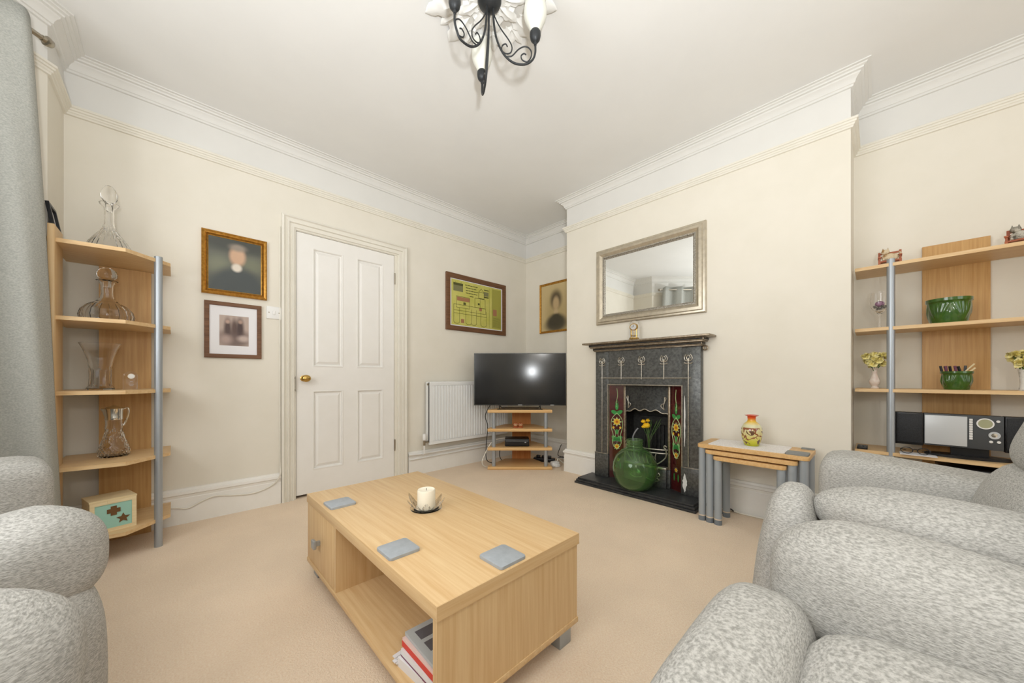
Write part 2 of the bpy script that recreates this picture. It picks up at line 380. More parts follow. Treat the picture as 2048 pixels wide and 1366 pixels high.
# door: architrave, leaf with four moulded panels, knob, hinges
bm = B(); ring(bm, 0.556, 1.532, 0, 2.086, [(0, YB), (0, YB - 0.026), (0.014, YB - 0.034), (0.020, YB - 0.024), (0.034, YB - 0.018), (0.037, YB - 0.028), (0.048, YB - 0.026), (0.052, YB - 0.014), (0.066, YB - 0.012), (0.069, YB - 0.021), (0.080, YB - 0.019), (0.084, YB - 0.008), (0.092, YB - 0.008), (0.094, YB + 0.05)], open_bottom=True)
struct('trim_3', bm, RAILP, angle=22)
bm = B(); y0, y1 = YB + 0.004, YB + 0.044
xs = (DX0 + 0.003, 0.763, 0.983, 1.092, 1.314, DX1 - 0.003); zs = (0.022, 0.197, 0.80, 0.984, 1.889, DZ - 0.003)
for i in (0, 2, 4): bx(bm, xs[i], xs[i + 1], y0, y1, zs[0], zs[5])
for i in (1, 3):
    for j in (0, 2, 4): bx(bm, xs[i], xs[i + 1], y0, y1, zs[j], zs[j + 1])
    for j in (1, 3):
        ring(bm, xs[i], xs[i + 1], zs[j], zs[j + 1], [(0, y0), (0.003, y0 - 0.004), (0.008, y0 - 0.002), (0.012, y0 + 0.013), (0.018, y0 + 0.015), (0.038, y0 + 0.003), (0.040, y0 + 0.002)])
        bx(bm, xs[i] + 0.0395, xs[i + 1] - 0.0395, y0 + 0.002, y1 - 0.005, zs[j] + 0.0395, zs[j + 1] - 0.0395)
bx(bm, xs[0], xs[5], y1 - 0.004, y1, zs[0], zs[5])
door = struct('door_1', bm, DOORP, angle=20)
bm = B(); prof = [(0, 0), (0.024, 0.0), (0.026, 0.004), (0.012, 0.008), (0.010, 0.022), (0.018, 0.030), (0.027, 0.042), (0.029, 0.052), (0.024, 0.062), (0.012, 0.068), (0, 0.069)]
lathe(bm, prof, 28, axis=TR(0.706, y0, 0.895) @ Matrix.Diagonal((1.12, 1, 0.92, 1)) @ RX); o = mk('knob', bm, BRASS, door); o['label'] = 'brass oval door knob'
for z in (1.783, 0.30):
    bm = B(); tube(bm, [(DX1 + 0.002, y0 - 0.006, z - 0.05), (DX1 + 0.002, y0 - 0.006, z + 0.05)], 0.006, 8); mk('hinge', bm, STEEL, door)
bm = B(); bx(bm, DX0 - 0.02, DX1 + 0.02, YB + 0.151, YB + 0.16, 0, DZ + 0.02); struct('door_blocker', bm, GAPSHADE)  # dark slab added to block the doorway, gap shade put into its colour
bm = B(); bx(bm, DX0 - 0.006, DX0 - 0.0015, YB - 0.013, YB - 0.009, 0.80, 0.91); bx(bm, DX0 - 0.012, DX0 - 0.002, YB - 0.0165, YB - 0.012, 0.805, 0.815); bx(bm, DX0 - 0.012, DX0 - 0.002, YB - 0.0165, YB - 0.012, 0.893, 0.903)
tag(mk('strike_plate', bm, STEEL), 'worn metal strike plate on the door frame beside the brass knob', 'strike plate')
# plaster ceiling rose
RCX, RCY = 0.993, 1.172
bm = B(); lathe(bm, [(0.245, 0), (0.245, -0.006), (0.235, -0.012), (0.18, -0.014), (0.17, -0.022), (0.10, -0.026), (0.09, -0.036), (0.065, -0.04), (0.0, -0.04)], 64, (0, 0, 0))
def acanthus(bm, a, r0, r1, w, zb, lift):
    n, m = 10, 6; grid = []
    for i in range(n + 1):
        t = i / n; r = r0 + (r1 - r0) * t; ww = w * (math.sin(PI * min(1, 0.16 + t * 0.86)) ** 0.7) * (1 + 0.22 * math.cos(t * 22))
        row = []
        for j in range(m + 1):
            s = j / m * 2 - 1
            z = zb - lift * math.sin(PI * min(1, t * 0.9 + 0.1)) * (1 - 0.75 * s * s) - 0.006 * math.cos(s * 9) * (1 - t) - (0.010 * t ** 3)
            row.append(bm.verts.new(((r) * math.cos(a) - s * ww * math.sin(a), r * math.sin(a) + s * ww * math.cos(a), z)))
        grid.append(row)
    for i in range(n):
        for j in range(m): bm.faces.new((grid[i][j], grid[i + 1][j], grid[i + 1][j + 1], grid[i][j + 1]))
for k in range(12): acanthus(bm, 2 * PI * k / 12, 0.13, 0.315, 0.052, -0.008, 0.022)
for k in range(12): acanthus(bm, 2 * PI * (k + 0.5) / 12, 0.16, 0.285, 0.030, -0.004, 0.016)
for k in range(10): acanthus(bm, 2 * PI * k / 10, 0.05, 0.165, 0.036, -0.026, 0.020)
tag(mk('ceiling_rose', bm, PLASTER, loc=(RCX, RCY, H), angle=50), 'white plaster ceiling rose of leaves above the black chandelier', 'ceiling rose')

# ------------------------------------------------------------------ chandelier
LZ = 2.53
ch = thing('chandelier', 'black wrought iron three-arm ceiling light with frosted tulip shades', 'ceiling light', (RCX, RCY, LZ))
bm = B(); lathe(bm, [(0, -0.022), (0.012, -0.02), (0.03, -0.012), (0.046, 0.0), (0.052, 0.014), (0.052, 0.024), (0.044, 0.030), (0.03, 0.034), (0.0, 0.034)], 32); mk('canopy', bm, BLACKWR, ch)
def arm_set(ang, R):
    d = Vector((math.cos(ang), math.sin(ang), 0))
    def q(r, z): return d * r + Vector((0, 0, z))
    main = smooth_path([q(0.016, -0.010), q(0.018, -0.07), q(0.030, -0.145), q(0.060, -0.212), q(0.105, -0.252), q(0.155, -0.258), q(R - 0.012, -0.238), q(R, -0.205), q(R, -0.172)], 7)
    bm = B(); tube(bm, main, 0.0046, 8); a = mk('arm', bm, BLACKWR, ch)
    up = smooth_path([q(0.012, -0.012), q(0.026, -0.06), q(0.050, -0.105), q(0.082, -0.150), q(0.098, -0.182), q(0.092, -0.208), q(0.070, -0.212), q(0.054, -0.198), q(0.056, -0.178), q(0.070, -0.170), q(0.078, -0.182)], 6)
    lo = smooth_path([q(0.074, -0.225), q(0.098, -0.222), q(0.128, -0.192), q(0.158, -0.180), q(0.180, -0.196), q(0.182, -0.224), q(0.166, -0.246), q(0.144, -0.240), q(0.138, -0.222), q(0.150, -0.211), q(0.160, -0.216)], 6)
    bm = B(); tube(bm, up, 0.0028, 6); tube(bm, lo, 0.0028, 6); mk('scroll', bm, BLACKWR, a)
    bm = B(); lathe(bm, [(0, -0.176), (0.006, -0.174), (0.007, -0.162), (0.014, -0.158), (0.021, -0.148), (0.0245, -0.132), (0.024, -0.120), (0.019, -0.112), (0, -0.110)], 24, d * R); mk('cup', bm, BLACKWR, a)
    out = [(0.017, -0.116), (0.023, -0.106), (0.032, -0.088), (0.044, -0.066), (0.050, -0.044), (0.0505, -0.022), (0.046, 0.0), (0.043, 0.014), (0.047, 0.024)]
    inn = [(r - 0.003, z) for r, z in out[::-1]]
    bm = B(); lathe(bm, out + inn, 32, d * R, closed=True); mk('lamp_shade', bm, FROST, a)
for a, R in ((math.radians(60), 0.21), (math.radians(181), 0.185), (math.radians(317), 0.20)): arm_set(a, R)

# ------------------------------------------------------------------ curtain on its pole in the bay
dR = Vector((-math.sqrt(.5), -math.sqrt(.5), 0)); nR = Vector((math.sqrt(.5), -math.sqrt(.5), 0))
rod0 = Vector((XL, 2.65, 0)) + nR * 0.11
pole = thing('curtain_pole', 'satin steel curtain pole with barrel finial above the grey curtain', 'curtain pole', (rod0.x, rod0.y, 2.37))
bm = B(); tube(bm, [dR * 0.075, dR * 1.15], 0.0105, 14); mk('rod', bm, STEEL, pole)
bm = B(); q = Vector((dR.x, dR.y, 0)).to_track_quat('Z', 'Y').to_matrix().to_4x4()
lathe(bm, [(0, 0.0), (0.010, 0.001), (0.016, 0.006), (0.019, 0.016), (0.021, 0.020), (0.021, 0.026), (0.014, 0.029), (0.0125, 0.040), (0, 0.042)], 20, axis=TR(*(dR * 0.060)) @ q); mk('finial', bm, STEEL, pole)
for s in (0.70,):
    bm = B(); tube(bm, [dR * s, dR * s - nR * 0.108], 0.009, 10); lathe(bm, [(0, 0), (0.025, 0), (0.025, 0.006), (0, 0.006)], 16, axis=TR(*(dR * s - nR * 0.1095)) @ Vector(nR).to_track_quat('Z', 'Y').to_matrix().to_4x4()); mk('bracket', bm, STEEL, pole)
def curtain_bm(s0, s1, shift, amp=0.040, wl=0.235, ph=0.25):
    bm = B(); ns, nz = 110, 26; g = []
    for i in range(nz + 1):
        t = i / nz; z = 2.42 + (0.015 - 2.42) * t; row = []
        for j in range(ns + 1):
            u = j / ns; s = s0 + (s1 - s0) * u + shift * t * (1 - u)
            o = amp * math.sin(2 * PI * (s1 - s0) * u / wl + ph) * (0.85 + 0.3 * t) + 0.006 * math.sin(u * 31 + t * 5)
            zz = z - (0.02 * (1 - min(1, u * 14)) if i == 0 else 0)
            row.append(bm.verts.new((rod0 + dR * s + nR * o).to_tuple()[:2] + (zz,)))
        g.append(row)
    for i in range(nz):
        for j in range(ns): bm.faces.new((g[i][j], g[i][j + 1], g[i + 1][j + 1], g[i + 1][j]))
    return bm
bm = curtain_bm(0.138, 0.63, -0.115); o = mk('curtain', bm, CURT, angle=80)
tag(o, 'long grey eyelet curtain hanging in the bay at the left', 'curtain')
sm = o.modifiers.new('thickness', 'SOLIDIFY'); sm.thickness = 0.004

# ------------------------------------------------------------------ upholstered chairs
def armchair(label, loc, rz, aw=0.315, arms=(0.60, 0.60), pw=0.145, pexp=((2.6, 3.2, 3.0), (2.6, 3.2, 3.0)), lobes=(None, None), tips=(0.32, 0.32), tfront=True, seat=0.46, sfront=0.435, slope=0.10, ph=(0.135, 0.135), inset=0.02, bf=0.0, bw=0.255):
    t = thing('armchair', label, 'armchair', loc, rz)
    bm = B(); sup(bm, (0, -0.06, 0.19), (aw + 0.02, 0.36, 0.17), 9, 10); mk('base', bm, FABRIC, t)
    bm = B(); sup(bm, (0, 0.0, seat - 0.10), (aw - 0.10, 0.29, 0.10), 5, 14); mk('seat_cushion', bm, FABRIC, t)
    bm = B(); sup(bm, (0, sfront - 0.09, seat / 2 + 0.05), (aw - 0.005 if tfront else aw - 0.145, 0.09, seat / 2 - 0.05), 3.6, 18, lambda v: (v.x, v.y - 0.05 * max(0, 0.25 - v.z) / 0.25, v.z)); mk('seat_front', bm, FABRIC, t)
    lean = lambda v: (v.x, v.y - 0.36 * (v.z - 0.50), v.z)
    bm = B(); sup(bm, (0, -0.20 + bf, 0.66), (bw + 0.015, 0.10, 0.36), 5, 12, lean); bk = mk('backrest', bm, FABRIC, t)
    for nm, zc, hz, yy in (('lumbar_cushion', 0.545, 0.125, -0.105), ('shoulder_cushion', 0.755, 0.12, -0.11), ('head_cushion', 0.94, 0.115, -0.105)):
        bm = B(); sup(bm, (0, yy + bf, zc), (bw, 0.095, hz), (5.0, 3.0, 3.2), 14, lean); mk(nm, bm, FABRIC, bk)
    for k, sx in enumerate((-1, 1)):
        x = sx * aw; top = arms[k]; tip = tips[k]
        bm = B(); sup(bm, (x, -0.07, 0.26), (pw - inset, 0.33, 0.22), 6, 10)
        if lobes[k]:
            y0_, y1_, zt, bul = lobes[k]
            sup(bm, (x, (y0_ + y1_) / 2, zt / 2 + 0.02), (pw, (y1_ - y0_) / 2, zt / 2 - 0.02), (3.0, 2.6, 3.2), 16, lambda v: (v.x, v.y + bul * max(0, (0.50 - v.z)) / 0.50, v.z))
        a = mk('arm', bm, FABRIC, t)
        L = (tip + 0.40) / 2
        bm = B(); sup(bm, (x, tip - L, top - ph[k]), (pw, L, ph[k]), pexp[k], 20, lambda v: (v.x, v.y, v.z + (slope[k] if isinstance(slope, tuple) else slope) * min(0, v.y - tip + 0.10))); mk('arm_pad', bm, FABRIC, a)
    return t
SOFT, BLOCK = (2.6, 3.2, 3.0), (5.5, 16.0, 3.8)
armchair('grey fabric armchair nearest the right-hand shelving unit, rounded arm fronts', (1.580, -0.205, 0), 0, arms=(0.632, 0.608), pexp=((2.4, 2.5, 2.6), BLOCK), lobes=((0.30, 0.435, 0.598, 0.05), None), tips=(0.325, 0.362), tfront=False, ph=(0.078, 0.135), inset=0.045, slope=0.09, bf=0.028, bw=0.265)
armchair('grey fabric armchair in the foreground right, pale rounded seat front', (0.620, -0.205, 0), 0, arms=(0.60, 0.628), pw=0.132, pexp=((2.6, 3.2, 3.0), (2.8, 3.4, 3.2)), tips=(0.362, 0.362), seat=0.503, sfront=0.445, slope=0.14)
armchair('grey fabric armchair beside the curtain and the left-hand shelving unit', (-0.545, 1.545, 0), -PI / 2 + math.radians(13.5), aw=0.335, arms=(0.640, 0.632), pexp=((5.0, 14.0, 5.0), (2.6, 3.4, 3.0)), lobes=(None, (0.10, 0.350, 0.48, 0.010)), tips=(0.332, 0.36), tfront=False, slope=(0.12, 0.34), sfront=0.30)
armchair('grey fabric armchair in the foreground left corner, only one rounded arm in view', (-0.455, 0.485, 0), -PI / 2, arms=(0.632, 0.60), pexp=((2.8, 3.0, 3.2), SOFT), tips=(0.362, 0.362), tfront=False)

# ------------------------------------------------------------------ coffee table and what is on it
ct = thing('coffee_table', 'large low beech coffee table with open shelf and one drawer', 'coffee table', (0.72, 1.26, 0))
hw, hl_ = 0.281, 0.552
bm = B(); bx(bm, -hw, hw, -hl_, hl_, 0.330, 0.368, 0.002); tt = mk('tabletop', bm, WY, ct)
for sy in (-1, 1):
    bm = B(); bx(bm, -hw, hw, sy * hl_ - 0.001, sy * hl_ + 0.001, 0.331, 0.367); mk('edge_band', bm, WX, tt)
bm = B(); bx(bm, -hw, hw, -hl_ + 0.002, hl_, 0.062, 0.080, 0.0015); mk('bottom_shelf', bm, WY, ct)
bm = B(); bx(bm, -hw + 0.004, hw - 0.004, -hl_ + 0.005, -hl_ + 0.023, 0.080, 0.330); mk('end_panel', bm, WZ, ct)
bm = B(); bx(bm, -hw + 0.004, hw - 0.004, hl_ - 0.023, hl_ - 0.005, 0.080, 0.330); mk('end_panel', bm, WZ, ct)
bm = B(); bx(bm, -hw + 0.004, hw - 0.004, 0.166, 0.184, 0.080, 0.330); mk('divider', bm, WZ, ct)
bm = B(); bx(bm, hw - 0.02, hw - 0.006, 0.184, hl_ - 0.023, 0.080, 0.330); mk('back_panel', bm, WY, ct)
bm = B(); bx(bm, -hw + 0.003, -hw + 0.019, 0.186, hl_ - 0.004, 0.083, 0.327, 0.001); bx(bm, -hw + 0.019, 0.18, 0.196, 0.208, 0.09, 0.25); bx(bm, -hw + 0.019, 0.18, hl_ - 0.045, hl_ - 0.033, 0.09, 0.25); bx(bm, -hw + 0.019, 0.18, 0.2, hl_ - 0.04, 0.09, 0.096)
dw = mk('drawer', bm, WZ, ct)
bm = B(); bx(bm, -hw - 0.016, -hw + 0.003, 0.359, 0.371, 0.196, 0.214); bx(bm, -hw - 0.026, -hw - 0.014, 0.348, 0.384, 0.188, 0.222, 0.002); o = mk('knob', bm, SILV, dw); o['label'] = 'square silver drawer knob'
for sx in (-1, 1):
    for sy in (-1, 1):
        bm = B(); x, y = sx * (hw - 0.055), sy * (hl_ - 0.045); bx(bm, x - 0.03, x + 0.03, y - 0.03, y + 0.03, 0, 0.062, 0.002); mk('foot', bm, SILV, ct)
def coaster(label, x, y, z, rz, m, w=0.1):
    bm = B(); prism(bm, rrect(-w / 2, w / 2, -w / 2, w / 2, 0.008), 0, 0.009, bev=0.002)
    return tag(mk('coaster', bm, m, loc=(x, y, z), rz=rz), label, 'coaster', 'grey square coasters')
coaster('grey square coaster at the far drawer end of the coffee table', 0.502, 1.565, 0.368, 0.02, COASTER, 0.1)
coaster('grey square coaster midway along the open side of the coffee table', 0.498, 1.022, 0.368, 0.0, COASTER, 0.098)
coaster('grey square coaster at the near end of the coffee table', 0.698, 0.765, 0.368, 0.0, COASTER, 0.1)
# candle in glass petal dish
dish = thing('candle_dish', 'clear glass petal dish under the ivory candle', 'candle dish', (0.735, 1.262, 0.368))
bm = B(); lathe(bm, [(0, 0), (0.05, 0), (0.062, 0.006), (0.062, 0.010), (0.05, 0.007), (0, 0.007)], 32); mk('plate', bm, THINGL, dish)
def petal(ang, r0, r1, w, h):
    bm = B(); n, m = 8, 4; g = []
    for i in range(n + 1):
        t = i / n; row = []
        for j in range(m + 1):
            s = j / m * 2 - 1; ww = w * math.sin(PI * (0.12 + 0.86 * t)) ** 0.8
            r = r0 + (r1 - r0) * t; z = 0.006 + h * t ** 1.8 + 0.006 * s * s
            row.append(bm.verts.new((r * math.cos(ang) - s * ww * math.sin(ang), r * math.sin(ang) + s * ww * math.cos(ang), z)))
        g.append(row)
    for i in range(n):
        for j in range(m): bm.faces.new((g[i][j], g[i + 1][j], g[i + 1][j + 1], g[i][j + 1]))
    bmesh.ops.solidify(bm, geom=bm.faces[:], thickness=0.004)
    return bm
for k in range(9): mk('petal', petal(2 * PI * k / 9, 0.036, 0.074 + 0.008 * (k % 2), 0.016, 0.036 + 0.012 * (k % 2)), THINGL, dish, angle=60)
bm = B(); lathe(bm, [(0, 0), (0.035, 0), (0.0355, 0.003), (0.0355, 0.070), (0.033, 0.074), (0.028, 0.072), (0, 0.069)], 36)
cd = mk('pillar_candle', bm, CANDLE, loc=(0.735, 1.262, 0.3755)); tag(cd, 'ivory pillar candle standing in the glass petal dish', 'candle')
bm = B(); tube(bm, [(0, 0, 0.069), (0.001, 0.001, 0.078)], 0.0012, 6); mk('wick', bm, WICK, cd)
# papers on the table's bottom shelf
def sheetstack(name, label, cat, x, y, z, w, l, h, rz, m, extra=None):
    bm = B(); bx(bm, -w / 2, w / 2, -l / 2, l / 2, 0, h)
    if extra: extra(bm)
    return tag(mk(name, bm, m, loc=(x, y, z), rz=rz, smooth=False), label, cat)
def torn(bm):
    for k in range(5): bx(bm, -0.105 - 0.004 * (k % 3), 0.1, 0.09 + 0.003 * k, 0.103 + 0.005 * (k % 2) + 0.003 * k, 0.003 + k * 0.004, 0.006 + k * 0.004)
sheetstack('paper_stack', 'lowest pile of loose white papers on the coffee table shelf', 'papers', 0.572, 0.860, 0.080, 0.21, 0.19, 0.026, 0.10, PAPER, torn)
sheetstack('booklet', 'white booklet with plum spine under the red folder', 'booklet', 0.575, 0.850, 0.108, 0.21, 0.19, 0.018, 0.03, [PAPER, PLUM], lambda bm: bx(bm, -0.106, 0.10, -0.095, 0.095, -0.003, 0.001, mi=1))
sheetstack('folder', 'red card folder in the pile on the coffee table shelf', 'folder', 0.578, 0.848, 0.1275, 0.21, 0.20, 0.016, 0.0, [RED, PINK], lambda bm: bx(bm, -0.104, 0.104, -0.098, 0.099, 0.0155, 0.024, mi=1))
def prints(bm):
    for k in range(3): bx(bm, -0.085, -0.02, -0.07 + k * 0.055, -0.03 + k * 0.055, 0.0095, 0.0104, mi=1)
    for k in range(3): bx(bm, 0.0, 0.07, -0.07 + k * 0.055, -0.03 + k * 0.055, 0.0095, 0.0104, mi=1)
sheetstack('brochure', 'glossy grey brochure on top of the pile in the coffee table', 'brochure', 0.585, 0.846, 0.1525, 0.21, 0.20, 0.010, -0.03, [BROCH, DKPIC], prints)

# ------------------------------------------------------------------ nest of tables
def nest_table(label, y0, y1, z, xf, dep):
    cy = (y0 + y1) / 2; t = thing('side_table', label, 'side table', (xf + dep / 2, cy, 0), group=None)
    hx, hy = dep / 2, (y1 - y0) / 2
    bm = B(); prism(bm, rrect(-hx, hx, -hy, hy, 0.02), z - 0.022, z, bev=0.004); mk('tabletop', bm, TWX, t)
    for sx in (-1, 1):
        for sy in (-1, 1):
            x, y = sx * (hx - 0.026), sy * (hy - 0.024)
            bm = B(); tube(bm, [(x, y, 0.036), (x, y, z - 0.022)], 0.0205, 20); l = mk('leg', bm, SILVLEG, t)
            bm = B(); tube(bm, [(x, y, 0), (x, y, 0.030)], 0.0215, 20); mk('foot_cap', bm, CAPGREY, l)
            bm = B(); tube(bm, [(x, y, 0.030), (x, y, 0.037)], 0.0218, 20); mk('collar', bm, CREAMRING, l)
    for sy in (-1, 1):
        bm = B(); y = sy * (hy - 0.024); bx(bm, -hx + 0.03, hx - 0.03, y - 0.006, y + 0.006, z - 0.055, z - 0.022); mk('side_rail', bm, SILVLEG, t)
    return t
nest_table('tallest of the three nested beech side tables, vase on top', 0.242, 0.79, 0.482, 2.392, 0.30)
nest_table('middle-sized of the three nested beech side tables', 0.291, 0.744, 0.450, 2.386, 0.262)
nest_table('smallest of the three nested beech side tables, tucked innermost', 0.338, 0.697, 0.418, 2.380, 0.225)
bm = B(); outline = []
for x0, y0, x1, y1 in ((-0.128, -0.19, 0.128, -0.19), (0.128, -0.19, 0.128, 0.19), (0.128, 0.19, -0.128, 0.19), (-0.128, 0.19, -0.128, -0.19)):
    L = math.hypot(x1 - x0, y1 - y0); k = max(4, int(L / 0.012))
    for i in range(k):
        t = i / k; nx, ny = (y1 - y0) / L, -(x1 - x0) / L; w = 0.005 * abs(math.sin(t * L / 0.024 * PI))
        outline.append((x0 + (x1 - x0) * t + nx * w, y0 + (y1 - y0) * t + ny * w))
prism(bm, outline, 0, 0.0025)
tag(mk('lace_runner', bm, LACE, loc=(2.545, 0.542, 0.482), smooth=False), 'white scalloped lace runner under the colourful glass vase', 'table runner')
def vase_mat():
    m = base_mat('swirled_art_glass', col(230, 200, 90), 0.08, coat=0.6); nt = m.node_tree; b = nt.nodes['Principled BSDF']
    tc = nt.nodes.new('ShaderNodeTexCoord'); sp = nt.nodes.new('ShaderNodeSeparateXYZ'); r = nt.nodes.new('ShaderNodeValToRGB')
    mr = nt.nodes.new('ShaderNodeMapRange'); mr.inputs['From Max'].default_value = 0.19
    cr = r.color_ramp; cr.elements[0].position = 0; cr.elements[0].color = col(176, 176, 20); cr.elements[1].position = 1; cr.elements[1].color = col(214, 40, 26)
    for p, cc in ((0.16, col(214, 206, 60)), (0.36, col(226, 212, 148)), (0.66, col(226, 222, 180)), (0.78, col(240, 196, 54)), (0.90, col(232, 84, 26))):
        e = cr.elements.new(p); e.color = cc
    nt.links.new(tc.outputs['Object'], sp.inputs[0]); nt.links.new(sp.outputs['Z'], mr.inputs['Value']); nt.links.new(mr.outputs['Result'], r.inputs['Fac'])
    def band(scale, mid, eps, cc, z0, z1, cur):
        w = nt.nodes.new('ShaderNodeTexNoise'); w.inputs['Scale'].default_value = scale; w.inputs['Detail'].default_value = 1.5; w.inputs['Distortion'].default_value = 0.8
        nt.links.new(tc.outputs['Object'], w.inputs['Vector'])
        g = nt.nodes.new('ShaderNodeMath'); g.operation = 'COMPARE'; g.inputs[1].default_value = mid; g.inputs[2].default_value = eps; nt.links.new(w.outputs['Fac'], g.inputs[0])
        a = nt.nodes.new('ShaderNodeMath'); a.operation = 'GREATER_THAN'; a.inputs[1].default_value = z0; nt.links.new(sp.outputs['Z'], a.inputs[0])
        c_ = nt.nodes.new('ShaderNodeMath'); c_.operation = 'LESS_THAN'; c_.inputs[1].default_value = z1; nt.links.new(sp.outputs['Z'], c_.inputs[0])
        p = nt.nodes.new('ShaderNodeMath'); p.operation = 'MULTIPLY'; nt.links.new(g.outputs[0], p.inputs[0]); nt.links.new(a.outputs[0], p.inputs[1])
        p2 = nt.nodes.new('ShaderNodeMath'); p2.operation = 'MULTIPLY'; nt.links.new(p.outputs[0], p2.inputs[0]); nt.links.new(c_.outputs[0], p2.inputs[1])
        mx = nt.nodes.new('ShaderNodeMix'); mx.data_type = 'RGBA'; nt.links.new(p2.outputs[0], mx.inputs['Factor']); nt.links.new(cur, mx.inputs['A']); mx.inputs['B'].default_value = cc
        return mx.outputs['Result']
    c_ = band(22, 0.47, 0.035, col(146, 84, 50), 0.025, 0.112, r.outputs['Color'])
    c_ = band(16, 0.57, 0.03, col(110, 78, 58), 0.012, 0.095, c_)
    nt.links.new(c_, b.inputs['Base Color'])
    return m
bm = B(); lathe(bm, [(0, 0), (0.036, 0), (0.040, 0.006), (0.052, 0.045), (0.0565, 0.080), (0.054, 0.108), (0.042, 0.132), (0.024, 0.148), (0.021, 0.158), (0.023, 0.178), (0.036, 0.184), (0.038, 0.187), (0.030, 0.187), (0.019, 0.180), (0.017, 0.155), (0.034, 0.13), (0.045, 0.10), (0.030, 0.02), (0, 0.014)], 40)
tag(mk('glass_vase', bm, vase_mat(), loc=(2.555, 0.53, 0.4845)), 'round yellow, red and brown swirled glass vase on lace', 'vase')
coaster('dark grey coaster beside the lace runner on the nested side tables', 2.455, 0.297, 0.482, 0.0, COASTDK, 0.098)
bm = B(); prism(bm, rrect(-0.02, 0.02, -0.03, 0.03, 0.006), 0, 0.006, bev=0.001)
tag(mk('coaster', bm, COASTDK, loc=(2.665, 0.275, 0.482)), 'small grey mat at the wall-side corner of the nested side tables', 'coaster')

# ------------------------------------------------------------------ shelving units
SZ = (0.130, 0.471, 0.820, 1.164, 1.514); ST = 0.018
lu = thing('shelving_unit', 'narrow beech shelving unit with silver pole left of the door', 'shelving unit', (-0.21, 2.80, 0))
poly = [(-0.200, 0.165), (-0.200, -0.232), (0.04, -0.262), (0.196, -0.092), (0.196, 0.165)]
for z in SZ:
    bm = B(); prism(bm, poly, z, z + ST); mk('shelf', bm, WX, lu, smooth=False)
bm = B(); bx(bm, -0.194, -0.174, -0.258, -0.095, 0.0, 1.587, 0.001); mk('side_panel', bm, WZ, lu)
bm = B(); bx(bm, -0.085, 0.114, 0.138, 0.156, 0.0, 1.513); mk('back_panel', bm, PANEL, lu)
bm = B(); tube(bm, [(0.150, -0.142, 0), (0.150, -0.142, 1.545)], 0.0165, 24); mk('pole', bm, SILV, lu)
ru = thing('shelving_unit', 'wide beech shelving unit with silver pole in the right-hand alcove', 'shelving unit', (2.97, -0.30, 0))
for z in SZ:
    bm = B(); prism(bm, [(0.118, 0.385), (-0.125, 0.385), (-0.135, 0.20), (-0.145, -0.10), (-0.145, -0.42), (0.118, -0.42)], z, z + ST); mk('shelf', bm, WY, ru, smooth=False)
bm = B(); bx(bm, 0.118, 0.136, -0.118, 0.116, 0.216, 1.648, 0.001); mk('back_panel', bm, PANEL, ru)
bm = B(); bx(bm, -0.11, 0.118, -0.438, -0.42, 0.0, 1.587, 0.001); mk('side_panel', bm, WZ, ru)
bm = B(); tube(bm, [(-0.118, 0.243, 0), (-0.118, 0.243, 1.556)], 0.0165, 24); mk('pole', bm, SILV, ru)
T1, T2, T3, T4, T5 = (z + ST for z in SZ[::-1])

# crystal on the left unit
def shell(prof, t=0.004):
    """outer profile from foot to lip -> closed thick glass profile"""
    inner = [(max(r - t, 0.0), max(z, t * 1.6)) for r, z in prof if r > t * 1.2][::-1]
    return prof + inner + [(0, t * 1.6)]
def flute(n, d, z0, z1): return lambda a, z, r: (-d * abs(math.sin(n * a / 2)) if z0 <= z <= z1 and r > 0.02 else 0)
def diamond(n, d, z0, z1): return lambda a, z, r: (-d * abs(math.sin(n * a / 2 + z * 140) * math.sin(n * a / 2 - z * 140)) if z0 <= z <= z1 and r > 0.03 else 0)
def refine(prof, k=4):
    return [tuple(Vector(p).lerp(Vector(q), i / k)) for p, q in zip(prof, prof[1:]) for i in range(k)] + [prof[-1]]
def decanter(label, loc, prof, stopper, rib):
    t = thing('decanter', label, 'decanter', loc)
    bm = B(); lathe(bm, refine(shell(prof)), 72, rib=rib); mk('body', bm, GLASS, t)
    bm = B(); lathe(bm, stopper, 24, rib=lambda a, z, r: -0.0015 * abs(math.sin(4 * a)) if r > 0.012 else 0); mk('stopper', bm, GLASS, t)
decanter('tall cut glass ship decanter on the top shelf of the left-hand unit', (-0.242, 2.76, T1),
         [(0, 0), (0.088, 0), (0.092, 0.006), (0.090, 0.02), (0.072, 0.062), (0.046, 0.105), (0.026, 0.135), (0.0185, 0.165), (0.0175, 0.225), (0.020, 0.245), (0.034, 0.262), (0.036, 0.268)],
         [(0, 0.225), (0.012, 0.23), (0.014, 0.268), (0.018, 0.274), (0.029, 0.295), (0.030, 0.320), (0.022, 0.345), (0.012, 0.360), (0, 0.364)], flute(22, 0.005, 0.01, 0.14))
decanter('squat cut glass decanter with round stopper on the second shelf down of the left-hand unit', (-0.249, 2.76, T2),
         [(0, 0), (0.080, 0), (0.094, 0.010), (0.099, 0.036), (0.092, 0.064), (0.070, 0.090), (0.040, 0.110), (0.026, 0.128), (0.022, 0.150), (0.023, 0.195), (0.030, 0.212), (0.040, 0.218)],
         [(0, 0.18), (0.014, 0.185), (0.015, 0.217), (0.022, 0.224), (0.035, 0.238), (0.037, 0.252), (0.032, 0.270), (0.020, 0.282), (0, 0.284)], flute(18, 0.006, 0.008, 0.1))
bm = B(); lathe(bm, refine(shell([(0, 0), (0.048, 0), (0.050, 0.008), (0.041, 0.022), (0.0385, 0.06), (0.040, 0.110), (0.047, 0.160), (0.060, 0.205), (0.074, 0.238)], 0.0045)), 48, rib=flute(12, 0.0025, 0.0, 0.12))
tag(mk('glass_vase', bm, GLASS, loc=(-0.272, 2.765, T3)), 'clear flared glass vase on the middle shelf of the left-hand unit', 'vase')
